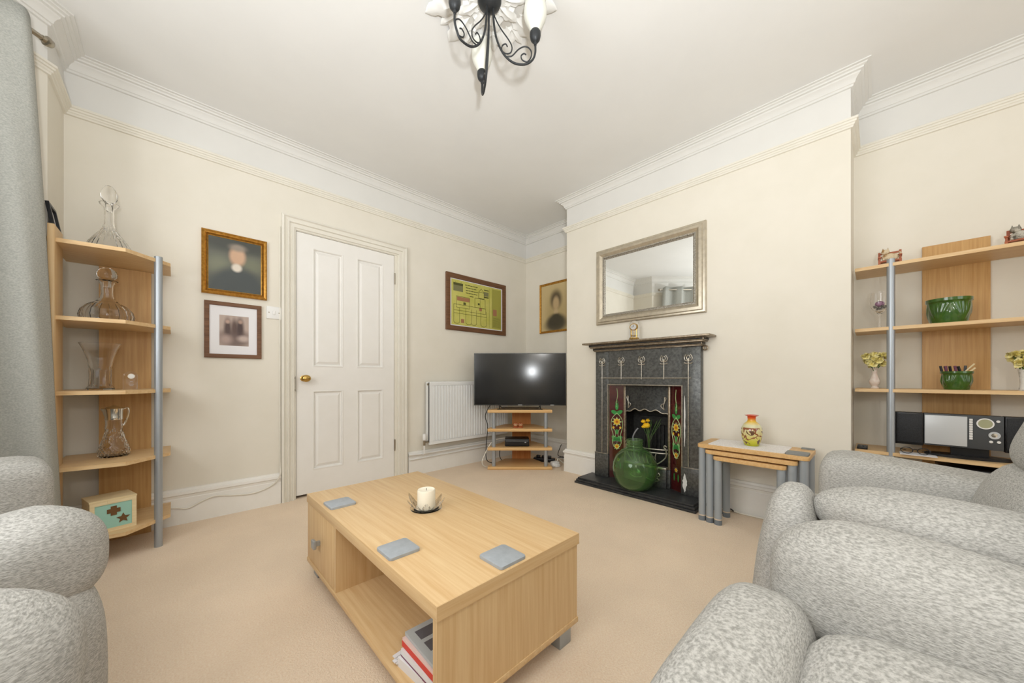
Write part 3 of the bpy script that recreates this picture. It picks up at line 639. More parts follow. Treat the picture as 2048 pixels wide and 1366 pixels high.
bm = B(); pts = [(-0.026, 0), (0.026, 0), (0.026, 0.072)] + [(0.026 * math.cos(PI * k / 14), 0.072 + 0.024 * math.sin(PI * k / 14)) for k in range(1, 14)] + [(-0.026, 0.072)]
prism(bm, pts, -0.015, 0.015, RX, bev=0.002)
cc = thing('crystal_clock', 'small arched crystal block clock beside the flared vase', 'clock', (-0.168, 2.775, T3)); mk('block', bm, GLASS, cc)
bm = B(); lathe(bm, [(0, 0), (0.0125, 0), (0.0125, 0.003), (0.0105, 0.0035), (0, 0.0035)], 24, axis=TR(0.004, -0.016, 0.070) @ RX); f = mk('dial', bm, WHITEPL, cc)
bm = B(); lathe(bm, [(0.0105, 0), (0.0135, 0), (0.0135, 0.004), (0.0105, 0.004), (0.0105, 0)], 24, axis=TR(0.004, -0.016, 0.070) @ RX); mk('dial_rim', bm, CHROME, cc)
bm = B()
for k, w in enumerate((0.010, 0.018, 0.020, 0.014)): bx(bm, 0.004 - w / 2, 0.004 + w / 2, -0.0165, -0.0155, 0.040 - k * 0.007, 0.0415 - k * 0.007)
mk('engraving', bm, SILPL, cc)
jug = thing('claret_jug', 'cut glass claret jug with silver collar and handle on the left-hand unit', 'jug', (-0.226, 2.765, T4))
bm = B(); lathe(bm, refine(shell([(0, 0), (0.050, 0), (0.058, 0.010), (0.060, 0.030), (0.054, 0.055), (0.042, 0.095), (0.034, 0.130), (0.031, 0.165), (0.0305, 0.198)])), 72, rib=diamond(22, 0.006, 0.004, 0.145)); mk('body', bm, GLASS, jug)
bm = B(); lathe(bm, [(0.0325, 0.192), (0.0335, 0.194), (0.032, 0.205), (0.033, 0.235), (0.035, 0.250), (0.033, 0.252), (0.030, 0.235), (0.029, 0.205), (0.0325, 0.192)], 32, rib=lambda a, z, r: 0.012 * max(0, math.cos(a - PI)) ** 8 * max(0, (z - 0.215) / 0.035)); mk('collar', bm, CHROME, jug)
bm = B(); lathe(bm, [(0.033, 0.252), (0.028, 0.258), (0.010, 0.262), (0.006, 0.268), (0, 0.270)], 24); mk('lid', bm, CHROME, jug)
bm = B(); tube(bm, smooth_path([(0.030, 0, 0.245), (0.046, 0, 0.252), (0.052, 0, 0.235), (0.048, 0, 0.205), (0.036, 0, 0.165), (0.031, 0, 0.160)], 6), 0.0038, 8); mk('handle', bm, CHROME, jug)
# leaning photo frame at the top left
fr = thing('photo_frame', 'small dark photo frame leaning against the curtain side of the top left shelf', 'photo frame', (-0.395, 2.685, T1))
Mf = Matrix.Rotation(-0.16, 4, 'Y')
bm = B(); ring(bm, -0.07, 0.07, 0, 0.175, [(0, 0), (0, -0.012), (0.014, -0.012), (0.014, 0)], M=Mf @ RZ(PI / 2)); mk('frame', bm, BLACKP, fr, smooth=False)
bm = B(); bx(bm, -0.001, 0.002, -0.058, 0.058, 0.012, 0.163, M=Mf); mk('photograph', bm, PAPER, fr, smooth=False)
# shape sorter toy box
bxs = thing('shape_sorter_box', 'wooden shape sorter box with mint front, cross and star holes', 'toy box', (-0.214, 2.606, T5), math.radians(16))
W2, HB = 0.078, 0.150
star = [((0.025 if k % 2 == 0 else 0.0115) * math.cos(PI / 2 + PI * k / 5), (0.025 if k % 2 == 0 else 0.0115) * math.sin(PI / 2 + PI * k / 5)) for k in range(10)]
u = 0.0102; cross = [(-u, -2.2 * u), (u, -2.2 * u), (u, -u), (2.2 * u, -u), (2.2 * u, u), (u, u), (u, 2.2 * u), (-u, 2.2 * u), (-u, u), (-2.2 * u, u), (-2.2 * u, -u), (-u, -u)]
bm = B(); bx(bm, -W2, -W2 + 0.008, 0, 0.14, 0, HB); bx(bm, W2 - 0.008, W2, 0, 0.14, 0, HB); bx(bm, -W2 + 0.008, W2 - 0.008, 0.132, 0.14, 0, HB); bx(bm, -W2 + 0.008, W2 - 0.008, 0, 0.132, 0, 0.008)
bx(bm, -W2 + 0.008, W2 - 0.008, 0.004, 0.010, 0.008, HB - 0.002); mk('carcass', bm, PALEWOOD, bxs, smooth=False)
bm = B(); ring(bm, -W2, W2, 0, HB, [(0, 0.006), (0, -0.004), (0.016, -0.004), (0.016, 0.004)]); mk('front_frame', bm, PALEWOOD, bxs, smooth=False)
bm = B(); bx(bm, -W2 + 0.016, W2 - 0.016, -0.001, 0.004, 0.016, HB - 0.016); fp = mk('front_panel', bm, MINT, bxs, smooth=False); fp['label'] = 'mint green front panel'
bm = B(); prism(bm, cross, 0, 0.002, TR(0.000, -0.001, 0.098) @ RX); mk('cross_hole', bm, BROWNIN, fp, smooth=False)
bm = B(); prism(bm, star, 0, 0.002, TR(0.032, -0.001, 0.053) @ RX); mk('star_hole', bm, BROWNIN, fp, smooth=False)
bm = B(); bx(bm, -W2 - 0.002, W2 + 0.002, -0.004, 0.142, HB, HB + 0.009, 0.001); bx(bm, -0.022, 0.022, -0.006, -0.003, HB - 0.010, HB + 0.004); mk('lid', bm, PALEWOOD, bxs, smooth=False)

# right unit: figurines, glass, bowls, flowers, stereo
def cat_on_bench(label, loc, rz, fur):
    t = thing('cat_figurine', label, 'figurine', loc, rz)
    bm = B()
    for x in (-0.034, 0.034):
        for y in (-0.014, 0.016): bx(bm, x - 0.004, x + 0.004, y - 0.004, y + 0.004, 0, 0.026 if y < 0 else 0.072)
        bx(bm, x - 0.005, x + 0.005, -0.022, 0.020, 0.040, 0.046); bx(bm, x - 0.003, x + 0.003, -0.016, -0.010, 0.02, 0.042)
    for y in (-0.012, 0.0, 0.012): bx(bm, -0.038, 0.038, y - 0.005, y + 0.005, 0.020, 0.026)
    for z in (0.046, 0.060): bx(bm, -0.036, 0.036, 0.014, 0.018, z, z + 0.008)
    mk('bench', bm, REDWOOD, t)
    bm = B(); sup(bm, (-0.002, -0.002, 0.042), (0.025, 0.013, 0.017), 2.2, 8); sup(bm, (0.018, -0.004, 0.040), (0.010, 0.010, 0.014), 2.2, 6)
    sup(bm, (-0.014, -0.004, 0.066), (0.014, 0.011, 0.012), 2.2, 8)
    for sx in (-1, 1): lathe(bm, [(0, 0.012), (0.004, 0.0), (0, 0.0)], 8, (-0.014 + sx * 0.008, -0.004, 0.074))
    for sx in (-1, 1): sup(bm, (-0.012 + sx * 0.008, -0.014, 0.032), (0.005, 0.008, 0.006), 2.2, 6)
    tube(bm, smooth_path([(0.024, 0, 0.036), (0.034, -0.006, 0.046), (0.030, -0.010, 0.058)], 5), 0.004, 8)
    mk('cat', bm, fur, t); t.scale = (1.2, 1.2, 1.25)
cat_on_bench('cream and ginger cat figurine on a little bench above the silver pole', (2.925, -0.054, T1), WR, CATCREAM)
cat_on_bench('grey tabby cat figurine on a red bench at the right end of the top shelf', (2.925, -0.485, T1), WR - 0.3, CATGREY)
wg = thing('wine_glass', 'stemmed wine glass holding grey pebbles and a mauve candle', 'wine glass', (2.95, -0.015, T2))
bm = B(); lathe(bm, refine([(0, 0), (0.032, 0), (0.033, 0.003), (0.006, 0.008), (0.0045, 0.06), (0.007, 0.088), (0.026, 0.104), (0.038, 0.130), (0.040, 0.165), (0.035, 0.215), (0.0335, 0.215), (0.038, 0.165), (0.036, 0.132), (0.024, 0.108), (0, 0.096)], 2), 40); mk('bowl', bm, GLASS, wg)
bm = B()
for k in range(46):
    a = random.random() * 2 * PI; r = 0.030 * math.sqrt(random.random()); z = 0.112 + random.random() * 0.022
    if r < 0.012 + (z - 0.104) * 0.9: sup(bm, (r * math.cos(a), r * math.sin(a), z), (0.005, 0.0045, 0.0035), 2.2, 3)
mk('pebbles', bm, PEBBLE, wg)
bm = B(); sup(bm, (0, 0, 0.146), (0.020, 0.020, 0.016), 2.2, 8); mk('candle', bm, PURPLE, wg)
def bowl(label, loc, r0, r1, h):
    bm = B(); prof = [(0, 0), (r0, 0), (r0 + 0.002, 0.004), (r0 + (r1 - r0) * 0.55, h * 0.45), (r1 - 0.006, h * 0.82), (r1 - 0.003, h * 0.86), (r1, h * 0.88), (r1, h), (r1 - 0.006, h), (r1 - 0.010, h * 0.86), (r0, h * 0.2), (0, 0.008)]
    def rel(a, z, r):
        if not (0.006 < z < h * 0.84) or r < r0: return 0
        t = z / h; w = 0
        for k in range(5):
            c_ = 2 * PI * k / 5; d = (a - c_ + PI) % (2 * PI) - PI
            for m in (-2, -1, 0, 1, 2):
                x = d - m * 0.23 * t * 1.4; w = max(w, math.exp(-(x / 0.075) ** 2) * math.sin(PI * min(1, t * 1.15)))
        return 0.0045 * w
    lathe(bm, refine(prof, 6), 150, rib=rel)
    return tag(mk('bowl', bm, GREENCER, loc=loc, angle=60), label, 'bowl')
bowl('large green glazed bowl with leaf relief on the second shelf down', (2.955, -0.267, T2), 0.062, 0.081, 0.134)
bowl('small green glazed bowl holding pens on the middle shelf', (2.955, -0.293, T3), 0.042, 0.056, 0.096)
pens = []
for k in range(7):
    yy = (-0.036, -0.026, -0.016, -0.008, 0.012, 0.022, 0.03)[k]; tilt = (0.35, 0.2, 0.45, 0.3, 0.35, -0.15, 0.5)[k]; xx = (-0.008, 0.012, -0.014, 0.018, 0.004, -0.012, 0.014)[k]
    bm = B(); tube(bm, [(0, 0, 0), (0, 0, 0.085)], 0.0042, 8, mi=0); tube(bm, [(0, 0, 0.085), (0, 0, 0.112)], 0.0052, 8, mi=1)
    o = mk('pen', bm, [BLACKP, [CABLEB, PLUM, GREYPL][k % 3]], loc=(2.955 + xx, -0.293 - yy, T3 + 0.014)); o.rotation_euler = (-tilt * 0.45 * (1 if yy < 0.01 else 1), -xx * 12, 0)
    tag(o, 'dark pen standing in the small green bowl', 'pen', 'dark pens in the small green bowl')
for k, (dy, an, lab) in enumerate(((0.0, 0.62, 'upper pale wooden stick leaning out of the small green bowl'), (0.012, 0.70, 'lower pale wooden stick leaning out of the small green bowl'))):
    bm = B(); tube(bm, [(0, 0, 0), (0, 0, 0.150 - 0.018 * k)], 0.0036, 8)
    o = mk('wooden_stick', bm, PALEWOOD, loc=(2.945 - 0.010 * k, -0.262 - dy * 0.3, T3 + 0.012)); o.rotation_euler = (an, 0, 0)
    tag(o, lab, 'stick')
def bloom(bm, c, r, n=14, seed=0):
    rnd = random.Random(seed)
    for k in range(n):
        a = rnd.random() * 2 * PI; el = rnd.random() * 1.5; d = Vector((math.cos(a) * math.cos(el), math.sin(a) * math.cos(el), math.sin(el)))
        q = d.to_track_quat('Z', 'Y').to_matrix().to_4x4(); m = 9; rr = r * (0.55 + 0.35 * rnd.random())
        cv = bm.verts.new(Vector(c) + d * r * 0.25); ringv = []
        for j in range(m):
            b = 2 * PI * j / m; z = rr * 0.75 + 0.25 * rr * math.sin(b * 3 + rnd.random() * 2)
            ringv.append(bm.verts.new(Vector(c) + (q @ Vector((rr * 0.8 * math.cos(b), rr * 0.8 * math.sin(b), z)))))
        for j in range(m): bm.faces.new((cv, ringv[j], ringv[(j + 1) % m]))
def flower_vase(label, flabel, loc, m, prof, spread, seed):
    bm = B(); lathe(bm, refine(prof, 3), 32); tag(mk('bud_vase', bm, m, loc=loc), label, 'vase')
    top = prof[-1][1] if prof[-1][1] > 0.05 else max(z for r, z in prof)
    h = max(z for r, z in prof)
    t = thing('flower_bunch', flabel, 'flowers', (loc[0], loc[1], loc[2] + h - 0.03))
    rnd = random.Random(seed); bs = B()
    for k in range(8):
        a = 2 * PI * k / 7; r = spread * (0.8 if k < 7 else 0); z = 0.052 + 0.020 * (k % 3) + (0.026 if k == 7 else 0)
        p = (r * math.cos(a), r * math.sin(a), z)
        bm = B(); bloom(bm, p, 0.031, 15, seed + k); mk('bloom', bm, YELLOW, t, angle=70)
        tube(bs, [(0.003 * math.cos(a), 0.003 * math.sin(a), 0), p], 0.0016, 6)
    mk('stems', bs, LEAF, t)
VP = [(0, 0), (0.018, 0), (0.019, 0.004), (0.012, 0.012), (0.022, 0.030), (0.024, 0.044), (0.016, 0.066), (0.0105, 0.084), (0.012, 0.108), (0.017, 0.118), (0.014, 0.116), (0.009, 0.10), (0.008, 0.05), (0, 0.04)]
flower_vase('small pink and cream porcelain bud vase left of the silver pole', 'bunch of yellow flowers left of the silver pole', (2.945, 0.006, T3), WHITECER, VP, 0.040, 3)
VP2 = [(0, 0), (0.017, 0), (0.018, 0.006), (0.015, 0.030), (0.017, 0.07), (0.021, 0.103), (0.018, 0.102), (0.013, 0.06), (0, 0.05)]
flower_vase('speckled white bud vase at the right end of the middle shelf', 'bunch of yellow flowers at the right end of the middle shelf', (2.945, -0.497, T3), GREYCER, VP2, 0.042, 21)
# stereo
st = thing('stereo', 'slim black and silver stereo system on the lower shelf', 'stereo', (2.89, -0.30, T4), WR)
def sbox(name, x0, x1, z0, z1, y0, y1, m, par=None, bev=0.002):
    bm = B(); bx(bm, x0, x1, y0, y1, z0, z1, bev); return mk(name, bm, m, par or st)
bm = B(); prism(bm, ell(0.02, 0.03, 0.14, 0.055, 40), 0, 0.014, bev=0.003); bx(bm, -0.03, 0.09, 0.02, 0.05, 0.012, 0.06); mk('foot', bm, BLACKP, st)
sbox('body', -0.122, 0.130, 0.054, 0.222, 0.0, 0.06, GREYPL)
sbox('cd_door', -0.120, 0.020, 0.062, 0.214, -0.006, 0.002, SILPL)
lsp = sbox('speaker', -0.226, -0.124, 0.048, 0.222, -0.002, 0.06, BLACKP); sbox('grille', -0.222, -0.128, 0.060, 0.214, -0.006, 0.0, BLACKM, lsp)
rsp = sbox('speaker', 0.133, 0.236, 0.048, 0.222, -0.002, 0.06, BLACKP); sbox('grille', 0.137, 0.232, 0.060, 0.214, -0.006, 0.0, BLACKM, rsp)
bm = B()
for k in range(9): bx(bm, 0.026, 0.037, -0.004, 0.001, 0.100 + k * 0.0118, 0.110 + k * 0.0118, 0.001)
mk('button_strip', bm, WHITEPL, st)
def dial(x, z, r0, r1, m, m2):
    bm = B(); lathe(bm, [(r0, 0), (r1, 0), (r1, 0.004), (r0, 0.004), (r0, 0)], 32, axis=TR(x, 0.0, z) @ RX); d = mk('dial_ring', bm, m, st)
    bm = B(); lathe(bm, [(0, 0), (r0, 0), (r0, 0.002), (0, 0.003)], 32, axis=TR(x, 0.0, z) @ RX); mk('dial_face', bm, m2, d)
dial(0.075, 0.183, 0.022, 0.027, WHITEPL, LCD); dial(0.102, 0.128, 0.010, 0.018, SILPL, CHROME)
for x, z in ((0.113, 0.197), (0.092, 0.096), (0.115, 0.096)):
    bm = B(); lathe(bm, [(0, 0), (0.006, 0), (0.006, 0.003), (0, 0.004)], 16, axis=TR(x, 0, z) @ RX); mk('button', bm, WHITEPL, st)
bm = B(); bx(bm, -0.065, 0.065, -0.05, 0.05, 0, 0.002); tag(mk('leaflet', bm, PAPER, loc=(2.865, -0.155, T4), rz=WR, smooth=False), 'pale leaflet under the spectacles on the lower shelf', 'leaflet')
gl = thing('spectacles', 'black framed spectacles lying in front of the stereo', 'spectacles', (2.85, -0.145, T4 + 0.003), WR)
for sx in (-1, 1):
    bm = B(); tube(bm, [(sx * 0.030 + 0.022 * math.cos(a * PI / 10), -0.002, 0.018 + 0.016 * math.sin(a * PI / 10)) for a in range(20)], 0.002, 6, closed=True); rim = mk('rim', bm, BLACKP, gl)
    bm = B(); tube(bm, [(sx * 0.053, 0, 0.024), (sx * 0.050, 0.06, 0.016), (sx * 0.03, 0.10, 0.004)], 0.0018, 6); mk('temple', bm, BLACKP, gl)
bm = B(); tube(bm, [(-0.009, -0.002, 0.022), (0, -0.003, 0.026), (0.009, -0.002, 0.022)], 0.002, 6); mk('bridge', bm, BLACKP, gl)
rm = thing('remote_control', 'small dark remote control at the left end of the lower shelf', 'remote control', (2.90, 0.055, T4), WR)
bm = B(); bx(bm, -0.022, 0.022, -0.05, 0.05, 0, 0.014, 0.003); mk('case', bm, BLACKP, rm)
bm = B()
for i in range(3):
    for j in range(4): bx(bm, -0.014 + i * 0.011, -0.008 + i * 0.011, -0.04 + j * 0.018, -0.03 + j * 0.018, 0.0135, 0.0155)
mk('buttons', bm, GREYPL, rm, smooth=False)
rec = thing('media_box', 'black box with silver strip under the stereo shelf, behind the armchair', 'media box', (2.93, -0.47, T5))
bm = B(); bx(bm, -0.09, 0.15, -0.20, 0.24, 0, 0.295, 0.003); mk('case', bm, BLACKP, rec)
bm = B(); bx(bm, -0.095, -0.089, -0.19, 0.23, 0.255, 0.268, 0.001); mk('trim_strip', bm, CHROME, rec)

# ------------------------------------------------------------------ pictures and mirror
def picture(name, label, cat, loc, rz, w, h, prof, fm, art, mount=None, art_inset=0.02, art_rect=None, ay=-0.008, glass=False):
    t = thing(name, label, cat, loc, rz)
    bm = B(); ring(bm, -w / 2, w / 2, 0, h, prof); mk('frame', bm, fm, t, angle=25)
    if mount:
        bm = B(); bx(bm, -w / 2 + art_inset, w / 2 - art_inset, ay, ay + 0.004, art_inset, h - art_inset); mk('mount', bm, mount, t, smooth=False)
        ay -= 0.001
    x0, x1, z0, z1 = art_rect or (-w / 2 + art_inset, w / 2 - art_inset, art_inset, h - art_inset)
    cx, cz = (x0 + x1) / 2, (z0 + z1) / 2
    bm = B(); bx(bm, x0 - cx, x1 - cx, 0, 0.004, z0 - cz, z1 - cz); o = mk('picture', bm, art, t, loc=(cx, ay, cz), smooth=False)
    return t, o
man = blobs('portrait_of_man', col(96, 98, 88), [(0.0, 0.14, 0.24, 0.05, col(70, 72, 66), 0.6), (-0.09, -0.01, 0.06, 0.06, col(126, 128, 108), 0.8), (0.09, 0.02, 0.06, 0.05, col(118, 120, 100), 0.8), (0.01, -0.18, 0.155, 0.17, col(74, 79, 78), 0.22), (0.01, 0.065, 0.042, 0.062, col(206, 168, 138), 0.35), (0.012, 0.122, 0.040, 0.022, col(150, 138, 124), 0.7), (0.006, -0.012, 0.026, 0.026, col(226, 216, 200), 0.4)], 0.25)
pf = [(0, 0), (0, -0.018), (0.006, -0.022), (0.012, -0.018), (0.018, -0.016), (0.024, -0.022), (0.030, -0.012), (0.034, -0.010), (0.034, -0.004)]
picture('framed_portrait', 'gilt framed painting of a man in a dark coat, uppermost left of the door', 'picture', (0.297, YB, 1.442), 0, 0.345, 0.410, pf, GOLD, man, art_inset=0.032)
grp = blobs('sepia_group_photo', col(188, 168, 156), [(0.0, -0.05, 0.085, 0.06, col(120, 100, 92), 0.4), (-0.035, 0.015, 0.018, 0.06, col(84, 64, 58), 0.6), (0.0, 0.02, 0.016, 0.055, col(96, 74, 66), 0.6), (0.030, 0.02, 0.020, 0.062, col(74, 54, 50), 0.6), (-0.035, 0.058, 0.011, 0.012, col(186, 156, 140), 0.6), (0.032, 0.062, 0.011, 0.012, col(176, 146, 130), 0.6), (-0.045, -0.06, 0.03, 0.03, col(176, 152, 142), 0.7), (0.05, -0.05, 0.03, 0.02, col(196, 176, 166), 0.7)], 0.4)
picture('framed_photograph', 'brown framed sepia group photograph with wide white mount, below the gilt portrait', 'picture', (0.288, YB, 1.031), 0, 0.300, 0.366, [(0, 0), (0, -0.016), (0.004, -0.018), (0.024, -0.016), (0.026, -0.006)], DKWOOD, grp, PAPER, 0.024, (-0.075, 0.079, 0.082, 0.281))
plan_m = noisy('yellow_green_plan_paper', col(196, 192, 92), col(208, 202, 112), (9, 9, 9), 3, rough=0.45)
t, pic = picture('framed_plan', 'brown framed yellow-green architectural plan above the radiator', 'picture', (2.352, YB, 1.383), 0, 0.806, 0.577, [(0, 0), (0, -0.020), (0.005, -0.023), (0.046, -0.020), (0.050, -0.006)], DKWOOD, plan_m, PAPER, 0.046, (-0.338, 0.338, 0.058, 0.520))
bm = B(); yk = -0.0022; fy = -0.0008
def ln(x0, z0, x1, z1, w=0.003, mi=0):
    d = Vector((x1 - x0, 0, z1 - z0)); n = Vector((-d.z, 0, d.x)).normalized() * w / 2
    vs = [Vector((x0, yk, z0)) + n, Vector((x1, yk, z1)) + n, Vector((x1, yk, z1)) - n, Vector((x0, yk, z0)) - n]
    bm.faces.new([bm.verts.new(v) for v in vs]).material_index = mi
def rect(x0, x1, z0, z1, w=0.003, mi=0): ln(x0, z0, x1, z0, w, mi); ln(x1, z0, x1, z1, w, mi); ln(x1, z1, x0, z1, w, mi); ln(x0, z1, x0, z0, w, mi)
def fill(x0, x1, z0, z1, mi):
    global fy
    fy -= 0.00001
    bm.faces.new([bm.verts.new((x, fy, z)) for x, z in ((x0, z0), (x1, z0), (x1, z1), (x0, z1))]).material_index = mi
fill(-0.315, -0.195, 0.115, 0.175, 2); fill(-0.315, -0.195, 0.175, 0.20, 0); ln(-0.29, 0.20, -0.29, 0.215); ln(-0.22, 0.20, -0.22, 0.215)
for k, (a, b) in enumerate(((-0.17, 0.0), (-0.16, -0.02), (-0.16, 0.0), (-0.16, -0.01))):
    x = a
    while x < b: ln(x, 0.195 - k * 0.027, min(x + 0.03, b), 0.195 - k * 0.027, 0.007); x += 0.034
ln(-0.11, 0.085, -0.06, 0.085, 0.008)
fill(0.085, 0.15, 0.12, 0.165, 2); fill(0.085, 0.15, 0.10, 0.115, 0); rect(0.01, 0.085, 0.085, 0.15, 0.004); ln(0.01, 0.15, 0.047, 0.19, 0.004); ln(0.047, 0.19, 0.085, 0.15, 0.004); ln(0.085, 0.185, 0.15, 0.185, 0.010)
fill(-0.27, -0.11, 0.02, 0.06, 1); rect(-0.28, -0.11, -0.05, 0.065, 0.003)
rect(-0.31, 0.11, -0.08, -0.02, 0.003); rect(-0.04, 0.10, -0.02, 0.08, 0.004)
for x in (-0.24, -0.16, -0.09, -0.02, 0.04): ln(x, -0.20, x, -0.05, 0.003)
ln(-0.31, -0.20, -0.31, -0.05); ln(0.12, -0.20, 0.12, -0.05); ln(-0.31, -0.11, 0.12, -0.11, 0.003); ln(0.03, -0.02, 0.03, 0.08, 0.003)
for x0, x1 in ((-0.31, -0.24), (-0.16, -0.09), (-0.09, -0.02), (0.04, 0.12)):
    for k in range(8):
        a, b = PI + PI * k / 8, PI + PI * (k + 1) / 8; c_, r_ = (x0 + x1) / 2, (x1 - x0) / 2
        ln(c_ + r_ * math.cos(a), -0.195 + 0.6 * r_ * math.sin(a), c_ + r_ * math.cos(b), -0.195 + 0.6 * r_ * math.sin(b), 0.0035)
fill(-0.22, -0.18, -0.205, -0.165, 1); fill(0.02, 0.055, -0.05, -0.02, 1); fill(0.0, 0.025, 0.01, 0.03, 0); fill(-0.19, -0.16, -0.015, 0.01, 0)
for x in (0.16, 0.20, 0.335): ln(x, -0.22, x, 0.215, 0.002)
fill(0.205, 0.33, -0.22, 0.215, 3); fill(0.215, 0.27, -0.08, -0.01, 1)
for k in range(9): ln(0.215, -0.20 + k * 0.012, 0.32, -0.20 + k * 0.012, 0.002)
mk('plan_drawing', bm, [base_mat('plan_ink', col(84, 84, 40), 0.6), base_mat('plan_red_wash', col(168, 118, 84), 0.6), base_mat('plan_grey_wash', col(126, 124, 84), 0.6), base_mat('plan_olive_wash', col(166, 162, 74), 0.6)], pic, smooth=False)
woman = blobs('portrait_of_woman', col(206, 184, 136), [(0.0, -0.06, 0.135, 0.26, col(186, 164, 118), 0.5), (0.0, -0.20, 0.150, 0.075, col(88, 80, 64), 0.45), (0.0, -0.155, 0.125, 0.075, col(72, 66, 54), 0.4), (0.0, 0.085, 0.078, 0.10, col(98, 84, 62), 0.45), (0.0, 0.04, 0.045, 0.075, col(192, 166, 126), 0.4), (0.0, -0.055, 0.03, 0.035, col(196, 172, 132), 0.5), (0.0, -0.105, 0.05, 0.03, col(70, 64, 52), 0.6)], 0.4)
picture('framed_portrait', 'thin gilt framed sepia portrait of a woman in the alcove behind the television', 'picture', (XR, 2.505, 1.415), WR, 0.480, 0.570, [(0, 0), (0, -0.016), (0.005, -0.018), (0.012, -0.012), (0.022, -0.012), (0.026, -0.006)], GOLD, woman, art_inset=0.024)
mi = thing('wall_mirror', 'rectangular silver framed mirror above the fireplace', 'mirror', (XC, 1.283, 1.366), WR)
bm = B(); ring(bm, -0.448, 0.448, 0, 0.654, [(0, 0), (0, -0.018), (0.006, -0.024), (0.018, -0.026), (0.024, -0.034), (0.044, -0.036), (0.056, -0.026), (0.064, -0.020), (0.066, -0.020)]); f = mk('frame', bm, SILFRAME, mi, angle=22)
bm = B(); ring(bm, -0.448, 0.448, 0, 0.654, [(0.066, -0.020), (0.068, -0.025), (0.076, -0.025), (0.080, -0.016), (0.088, -0.012), (0.090, -0.005)]); mk('beading', bm, SILBEAD, f, angle=22)
bm = B(); bx(bm, -0.362, 0.362, -0.008, -0.004, 0.086, 0.568); mk('mirror_glass', bm, MIRROR, mi, smooth=False)
sw = thing('light_switch', 'white single light switch between the pictures and the door frame', 'light switch', (0.512, YB, 1.318), 0)
bm = B(); bx(bm, -0.044, 0.044, -0.009, 0, 0, 0.088, 0.003); mk('plate', bm, WHITEPL, sw)
bm = B(); bx(bm, -0.008, 0.008, -0.014, -0.008, 0.030, 0.058, 0.002); mk('rocker', bm, WHITEPL, sw)
for x in (-0.030, 0.030):
    bm = B(); lathe(bm, [(0, 0), (0.004, 0), (0.004, 0.0015), (0, 0.002)], 12, axis=TR(x, -0.0088, 0.044) @ RX); mk('screw', bm, STEEL, sw)

# ------------------------------------------------------------------ fireplace
hearth = B(); prism(hearth, [(2.69, 0.826), (2.475, 0.826), (2.475, 1.795), (2.69, 1.795)], 0, 0.018, bev=0.003); prism(hearth, [(2.69, 0.834), (2.484, 0.834), (2.484, 1.785), (2.69, 1.785)], 0.018, 0.036, bev=0.003); prism(hearth, [(3.0, 1.0), (2.72, 1.0), (2.72, 0.844), (2.494, 0.844), (2.494, 1.775), (2.72, 1.775), (2.72, 1.575), (3.0, 1.575)], 0.034, 0.050, bev=0.003)
tag(mk('hearth', hearth, SLATE), 'black slate hearth slab under the fireplace', 'hearth')
fp = thing('fireplace', 'black cast iron fireplace with lily reliefs and burgundy flower tiles', 'fireplace', (2.70, 1.288, 0.05), WR)
# local x = -(Y - 1.288), local y = X - 2.70, local z = z - 0.05
XF = -0.024
bm = B(); bx(bm, -0.425, -0.302, XF, 0.028, 0.0, 1.09, 0.002); bx(bm, 0.302, 0.43, XF, 0.028, 0.0, 1.09, 0.002); bx(bm, -0.302, 0.302, XF, 0.028, 0.79, 1.09)
mk('surround', bm, IRON, fp)
for sx in (-1, 1):
    bm = B(); a, b = (0.298, 0.43)
    bx(bm, min(sx * a, sx * b), max(sx * a, sx * b), XF - 0.008, 0.028, 0, 0.20, 0.002); bx(bm, min(sx * a, sx * b), max(sx * a, sx * b), XF - 0.010, 0.02, 0.196, 0.204, 0.002, mi=1); mk('plinth', bm, [IRON, BURN], fp)
bm = B(); ring(bm, -0.310, 0.310, -0.4, 0.798, [(0, XF), (0.003, XF - 0.006), (0.009, XF - 0.006), (0.012, XF), (0.012, 0.02)], open_bottom=True)
bmesh.ops.bisect_plane(bm, geom=bm.verts[:] + bm.edges[:] + bm.faces[:], plane_co=(0, 0, 0.2), plane_no=(0, 0, -1), clear_outer=True); mk('opening_bead', bm, BURN, fp)
bm = B(); bx(bm, -0.505, 0.515, -0.120, 0.028, 1.134, 1.150, 0.005, mi=0); bx(bm, -0.460, 0.468, -0.086, 0.028, 1.112, 1.134, 0.006, mi=1); bx(bm, -0.452, 0.460, -0.080, 0.028, 1.104, 1.112, 0.002, mi=0); bx(bm, -0.440, 0.446, -0.052, 0.028, 1.084, 1.104, 0.005, mi=1); bx(bm, -0.434, 0.440, -0.044, 0.028, 1.076, 1.084, 0.002, mi=0)
mk('mantel_shelf', bm, [BRONZED, IRONDK], fp)
bm = B(); tube(bm, [(0.452 + 0.014 * math.cos(a), 0.0, 1.062 + 0.014 * math.sin(a)) for a in [2 * PI * k / 18 for k in range(18)]], 0.006, 8, closed=True); mk('bracket_ring', bm, BRONZED, fp)
def lily(x, top, bottom):
    bm = B(); y = XF - 0.003
    tube(bm, [(x, y, bottom), (x, y, top - 0.028)], 0.0042, 8)
    for sx in (-1, 1):
        tube(bm, smooth_path([(x, y, top - 0.05), (x + sx * 0.022, y, top - 0.042), (x + sx * 0.026, y, top - 0.022), (x + sx * 0.014, y, top)], 5), [0.004] * 16, 8)
        tube(bm, smooth_path([(x, y, top - 0.046), (x + sx * 0.010, y, top - 0.034), (x + sx * 0.012, y, top - 0.020), (x + sx * 0.002, y, top - 0.006)], 5), [0.0038] * 16, 8)
        tube(bm, smooth_path([(x, y, top - 0.064), (x + sx * 0.016, y, top - 0.066), (x + sx * 0.028, y, top - 0.060)], 4), 0.004, 8)
    return mk('lily_relief', bm, BURN, fp)
